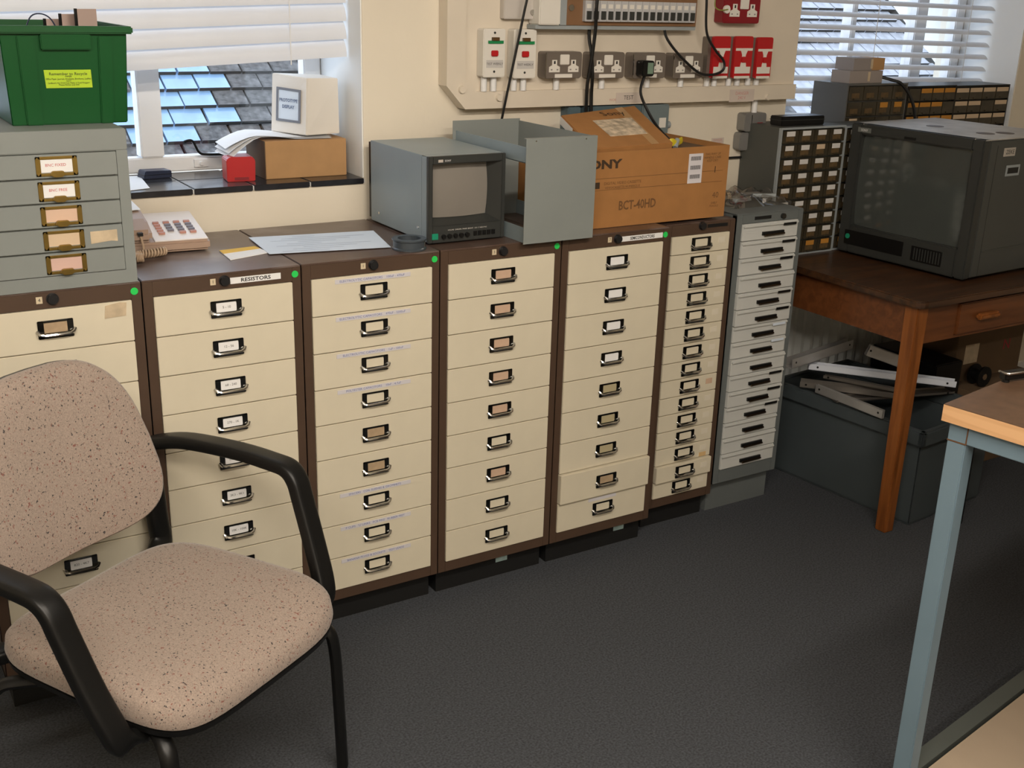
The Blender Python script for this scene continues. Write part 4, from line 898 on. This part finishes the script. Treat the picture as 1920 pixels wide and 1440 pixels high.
compcab('dark grey component cabinet of small drawers partly behind the big monitor', 2.932, .290, DH+.0005, .31, .13, .445, 4, 9, DKG, 'white')
compcab('grey component cabinet of clear drawers on the sill under two small boxes', 3.070, .430, SZ+.0005, .325, .17, .236, 4, 4, mat('mid_cabinet',(.10,.10,.095,1),.5), 'clear')
compcab('black component cabinet with orange drawer labels on the sill', 3.412, .442, SZ+.0005, .285, .16, .222, 4, 4, BLACKPL, 'orange')
compcab('black component cabinet with cream drawer labels on the sill', 3.705, .455, SZ+.0005, .345, .16, .218, 4, 4, BLACKPL, 'cream')
bc = thing('black_case','flat black case lying on the dark grey component cabinet','case',(2.655,.330,DH+.451),math.radians(-2)); MB().box(0,.20,0,.06,0,.032).build('body', BLACKPL, bc, bevel=.003); MB().box(-.0006,.2006,-.0006,.0606,.018,.020).build('seam', DARKGREY, bc)
for k,(px,py,pz,w_,lab_,m) in enumerate(((3.10,.455,SZ+.237,.175,'pale grey small box under the other small box on clear drawers',mat('taupe_box',(.30,.26,.24,1),.7)),(3.13,.47,SZ+.237+.0445,.165,'small grey and tan box topmost on the clear drawer cabinet',mat('taupe_box2',(.27,.24,.23,1),.7)))):
    o = thing('small_box',lab_,'box',(px,py,pz)); MB().box(0,w_*.6,0,.09,0,.044).build('body', m, o); MB().box(w_*.6,w_,0,.09,0,.044).build('end_flap', CARD2 if k else m, o); MB().box(w_*.55,w_*.62,-.0006,.0,.006,.040).build('tape', WORNP, o)
cable('black cable arching from the small boxes down behind the big monitor', [Vector((3.275,.47,SZ+.237+.022)),P(1672,150,'y',.44),P(1690,157,'y',.42),P(1706,180,'y',.405),P(1714,205,'y',.395),P(1716,230,'y',.39)], .006)

# ================================================================ UNDER AND BESIDE THE DESK
rd = thing('radiator','white fluted panel radiator on the wall behind the desk','radiator',(2.62,.435,.16))
RW = 1.35; nF = 27
for k in range(nF):
    a = RW*k/nF; bq = RW/nF; MB().prism([(a,.024),(a+bq*.35,.0),(a+bq*.65,.0),(a+bq,.024),(a+bq,.030),(a,.030)],.0,.46,'z').build('flute', RADM, rd)
MB().box(0,RW,-.004,.030,.455,.475).box(0,RW,-.004,.030,-.012,.005).build('header', RADM, rd, bevel=.003)
bn = thing('storage_bin','slate grey plastic bin full of metal offcuts under the desk','bin',(2.708,.27,0),math.radians(5.5))
# local: left face on x=0, from y=0 (back) to y=-.63 (front)
BL, BWx, BHh = .615, .42, .345
b_ = MB(); t = .006
b_.box(0.0,BWx,-BL,0,0,t)
for (x0,x1,y0,y1) in ((0,t,-BL,0),(BWx-t,BWx,-BL,0),(0,BWx,-BL,-BL+t),(0,BWx,-t,0)): b_.box(x0,x1,y0,y1,t,BHh-.05)
b_.build('body', BINM, bn, bevel=.004)
r_ = MB(); o_ = .018
for (x0,x1,y0,y1) in ((-o_,t,-BL-o_,o_),(BWx-t,BWx+o_,-BL-o_,o_),(-o_,BWx+o_,-BL-o_,-BL+t),(-o_,BWx+o_,-t,o_)): r_.box(x0,x1,y0,y1,BHh-.055,BHh)
r_.build('rim', BINM, bn, bevel=.006); MB().box(BWx*.5,BWx*.62,-BL-o_-.012,-BL-o_,BHh-.12,BHh-.055).build('corner_rib', BINM, bn)
def channel(label, a, b, w_, h, m, zl=.0, roll=0):
    a, b = Vector(a), Vector(b); d = (b-a); L_ = d.length; o = thing('metal_channel',label,'metal strip',tuple(a),0,'metal offcuts in the bin')
    o.rotation_euler = (d.to_track_quat('X','Z') @ Matrix.Rotation(roll,3,'X').to_quaternion()).to_euler()
    MB().box(0,L_,-w_/2,w_/2,0,.002).box(0,L_,-w_/2,-w_/2+.002,0,h).box(0,L_,w_/2-.002,w_/2,0,h).build('channel', m, o)
    for k in (.06,.94): MB().cyl((L_*k,-w_/2-.0006,h*.55),.004,.003,'y',8).build('hole', BLACKPL, o)
zR = BHh+.002
channel('long white aluminium channel lying across the bin', P(1515,690,'z',.425), P(1790,724,'z',.400), .035, .022, ALUW)
channel('aluminium angle strip along the rim of the bin', P(1530,735,'z',.355), P(1655,785,'z',.350), .012, .03, ALU)
channel('aluminium channel sticking up at the back of the bin', P(1478,690,'y',.10), P(1592,652,'y',.16), .03, .035, ALU)
channel('aluminium plate leaning at the back of the bin near the radiator', P(1622,665,'y',.05), P(1690,690,'y',-.02), .02, .04, ALU)
channel('dark bare metal channel low in the bin', P(1500,722,'z',.36), P(1690,745,'z',.36), .045, .02, mat('dull_metal',(.25,.23,.21,1),.4,.8))
channel('thin dull metal strip crossing under the white channel in the bin', P(1545,708,'z',.386), P(1700,738,'z',.386), .02, .012, mat('dull_metal',(.25,.23,.21,1),.4,.8))
channel('wide bare metal plate lying low across the bin', P(1560,750,'z',.349), P(1780,733,'z',.349), .06, .008, mat('dull_metal',(.25,.23,.21,1),.4,.8))
ct = thing('chrome_tube','short chrome tube with black end beside the bin front','tube',(2.96,-.40,.0)); MB().tube([(0,0,.30),(.06,-.02,.30)],.016,12).build('tube', CHROME, ct, smooth=True); MB().cyl((-.02,.0,.0),.02,.33,'z',14).build('stand', BLACKPL, ct)
# cartons further right under the desk
for k,(x0,y0,z0,w_,d_,h,lab_) in enumerate(((3.36,-.10,0,.45,.36,.30,'dull brown carton on the floor under the desk'),(3.38,.02,.301,.40,.23,.19,'dull brown carton with red lettering stacked under the desk'))):
    o = thing('stored_carton',lab_,'carton',(x0,y0,z0)); MB().box(0,w_,0,d_,0,h).build('body', CARDD, o, bevel=.002); MB().box(.05,.13,-.001,0,h*.35,h*.75).build('label', WORNP, o)
    if k: text('lettering','N',.06,mat('red_print',(.35,.02,.03,1),.7),o,(.30,-.0012,h*.6))
    else: text('lettering','DV',.05,BLACKINK,o,(.20,-.0012,h*.8))
rl = thing('black_reel','black cable reel standing on the lower carton under the desk','reel',(3.452,-.042,.3005))
MB().cyl((0,-.024,.040),.040,.008,'y',20).cyl((0,.018,.040),.040,.008,'y',20).cyl((0,-.018,.040),.022,.04,'y',16).build('spool', BLACKPL, rl, smooth=True)
MB().cyl((0,-.0255,.040),.012,.002,'y',12).build('hub', CARDD, rl)
eq = thing('equipment_case','black equipment case on the floor under the desk beside the cartons','case',(3.18,-.05,0)); MB().box(0,.15,0,.3,0,.42).build('body', BLACKPL, eq, bevel=.004); MB().box(.02,.13,-.004,0,.2,.22).build('handle', CHROMED, eq)

# ================================================================ WORK BENCH AT THE RIGHT
BR = math.radians(9.5)
bench = thing('work_bench','steel framed bench with brown top and bare ply edge','bench',tuple(Vector((1.559,-1.275,0))),BR)
BH_ = .95; TH = .034; BLx, BLy = 1.5, .80
MB().box(0,BLx,-BLy,0,BH_-TH,BH_-.0015).build('top_board', PLY, bench); MB().box(.0005,BLx-.0005,-BLy+.0005,-.0005,BH_-.0015,BH_).build('laminate', LAMTOP, bench)
T = .038; i0 = .012
for (a,b) in ((i0,-i0-T),(BLx-i0-T,-i0-T),(i0,-BLy+i0),(BLx-i0-T,-BLy+i0)): MB().box(a,a+T,b,b+T,0,BH_-TH-T).build('leg', BENCHM, bench, bevel=.002)
zr = BH_-TH-T
for (x0,x1,y0,y1,n_) in ((i0,i0+T,-i0-T,-i0,'corner_block'),(i0,i0+T,-BLy+i0,-i0-T,'top_rail'),(i0+T,BLx-i0,-i0-T,-i0,'top_rail'),(BLx-i0-T,BLx-i0,-BLy+i0,-i0-T,'top_rail'),(i0+T,BLx-i0-T,-BLy+i0,-BLy+i0+T,'top_rail')):
    MB().box(x0,x1,y0,y1,zr,zr+T-.001).build(n_, BENCHM, bench, bevel=.0015)
MB().box(i0-.0005,i0+T+.0005,-i0-T-.0005,-i0+.0005,zr-.0012,zr+.0012).box(i0-.0005,i0+.002,-i0-T-.001,-i0-T+.001,zr,zr+T-.001).build('weld_seam', mat('rust',(.13,.06,.025,1),.8), bench)
GREYRAIL = mat('dull_green_rail',(.075,.085,.078,1),.5)
MB().box(i0+T,BLx-i0-T,-i0-T,-i0,.075,.113).build('bottom_rail', GREYRAIL, bench); MB().box(i0+T,BLx-i0-T,-BLy+i0,-BLy+i0+T,.075,.113).build('bottom_rail', GREYRAIL, bench)
MB().box(i0+T+.004,BLx-i0-T-.004,-BLy+i0+T+.006,-i0-T-.008,.092,.110).build('lower_shelf', SHELF, bench)
MB().cyl((.28,-.11,BH_),.006,.0012,'z',14).build('screw', CHROME, bench)
kc = thing('instrument_box','black instrument box with chrome rim standing on the bench','box',(0,0,0),math.radians(-8))
p = P(1886,720,'z',BH_); kc.location = (p.x,p.y,BH_+.0005)
MB().box(0,.16,.003,.022,.004,.021).build('body', BLACKPL, kc, bevel=.003); MB().tube([(0,.022,.020),(.0,.006,.020),(.004,.0,.020),(.16,.0,.020)],.0026,8).build('rim', CHROME, kc, smooth=True); 
for (a,b) in ((.01,.011),(.15,.011)): MB().cyl((a,b,0),.008,.005,'z',10).build('foot', BLACKPL, kc)

# ================================================================ CHAIR
CA = math.radians(-60)
ch = thing('armchair','speckled beige office armchair with black loop arms in front of the cabinets','chair',(.275,-.49,0),CA)
def cushion(hx, hy, rings, ex=.5, n=48, fn=None):
    mb = MB()
    for (s,z) in rings:
        for i in range(n):
            a = 2*PI*i/n; ca, sa = math.cos(a), math.sin(a)
            x = math.copysign(abs(ca)**ex,ca)*hx*s; y = math.copysign(abs(sa)**ex,sa)*hy*s
            p = Vector((x,y,z)); mb.v.append(tuple(fn(p) if fn else p))
    m_ = len(rings)
    for k in range(m_-1):
        for i in range(n): j = (i+1)%n; mb.f.append((k*n+i,k*n+j,(k+1)*n+j,(k+1)*n+i))
    mb.f.append(tuple(range(n-1,-1,-1))); mb.f.append(tuple(range((m_-1)*n,m_*n))); return mb
def seatfn(p):
    x,y,z = p; t = max(0,(x-.12)/.145); wf = 1+.03*(x/.24)
    return Vector((x, y*wf, z-.026*t*t+.010*(y/.25)**2*(1 if z>.02 else 0)))
cushion(.262,.266,[(.95,0),(.99,.006),(1,.018),(.988,.034),(.955,.045),(.88,.053),(.7,.058),(.4,.061),(.1,.062)],.42,64,seatfn).build('seat', FABRIC, ch, (0,0,.408), smooth=True)
cushion(.260,.264,[(.80,-.018),(.93,-.015),(.99,-.006),(1.0,.006)],.42,64,seatfn).build('seat_pan', BLACKPL, ch, (0,0,.404), smooth=True)
def backfn(p):
    x,y,z = p                                  # x up, y side, z thickness (towards sitter)
    lean = .22
    taper = 1-.30*((x+.19)/.38)**2
    yy = y*taper; curve = .040*(yy/.22)**2
    fwd = z+curve-x*math.tan(lean)*.85
    return Vector((-.288+fwd, yy-.026, .738+x))
cushion(.192,.232,[(.94,-.004),(.985,.004),(1,.016),(.985,.032),(.945,.043),(.8,.050),(.5,.054),(.1,.055)],.50,64,backfn).build('backrest', FABRIC, ch, smooth=True)
cushion(.190,.230,[(.80,-.020),(.93,-.016),(.99,-.004),(1.0,.006)],.50,64,backfn).build('back_shell', BLACKPL, ch, smooth=True)
for s in (-1,1):
    ya = .305*s; yb = .332*s
    pth = smoothpath([(-.26,ya-.13*s,.378),(-.30,ya-.06*s,.380),(-.332,ya-.005*s,.398),(-.342,ya,.45),(-.352,ya,.56),(-.362,ya-.006*s,.622),(-.352,ya-.004*s,.643),(-.315,ya+.006*s,.656),(-.24,ya+.02*s,.668),(-.10,yb,.672),(.0,yb,.668),(.042,yb,.662),(.066,yb-.002*s,.640),(.082,yb-.005*s,.600),(.120,ya+.012*s,.50),(.150,ya,.425),(.158,ya-.012*s,.390),(.150,ya-.045*s,.376),(.140,ya-.10*s,.380)],5)
    MB().tube(pth,.0255,16,side=(0,1,0),ra=.0155,ex=.45).build('arm', BLACKPL, ch, smooth=True)
    MB().tube([(-.345,ya,.60),(-.325,ya-.06*s,.605),(-.315,ya-.13*s,.62)],.018,8,side=(0,0,1),ra=.006).build('back_bracket', BLACKPL, ch, smooth=True)
    MB().tube(smoothpath([(.02,.18*s,.378),(.15,.215*s,.378),(.205,.236*s,.360),(.222,.244*s,.31),(.228,.248*s,.15),(.232,.25*s,.004)],6),.0125,10,ra=.0175).build('leg', BLACKPL, ch, smooth=True)
    MB().tube(smoothpath([(-.05,.18*s,.378),(-.16,.235*s,.374),(-.215,.275*s,.34),(-.26,.30*s,.15),(-.275,.31*s,.004)],6),.0125,10,ra=.0175).build('leg', BLACKPL, ch, smooth=True)
MB().box(-.06,.03,-.20,.20,.366,.384).build('cross_bar', BLACKPL, ch)

# ================================================================ CEILING LIGHTS (out of frame)
for (lx,ly,pw) in LAMPS:
    f = thing('ceiling_light','white fluorescent batten light on the ceiling','lamp',(lx,ly,CEIL-.09),0,'ceiling lights'); MB().box(-.62,.62,-.05,.05,.03,.09).build('housing', WHITEP, f); MB().box(-.60,.60,-.07,.07,.0,.03).build('diffuser', LENSE, f, bevel=.006)
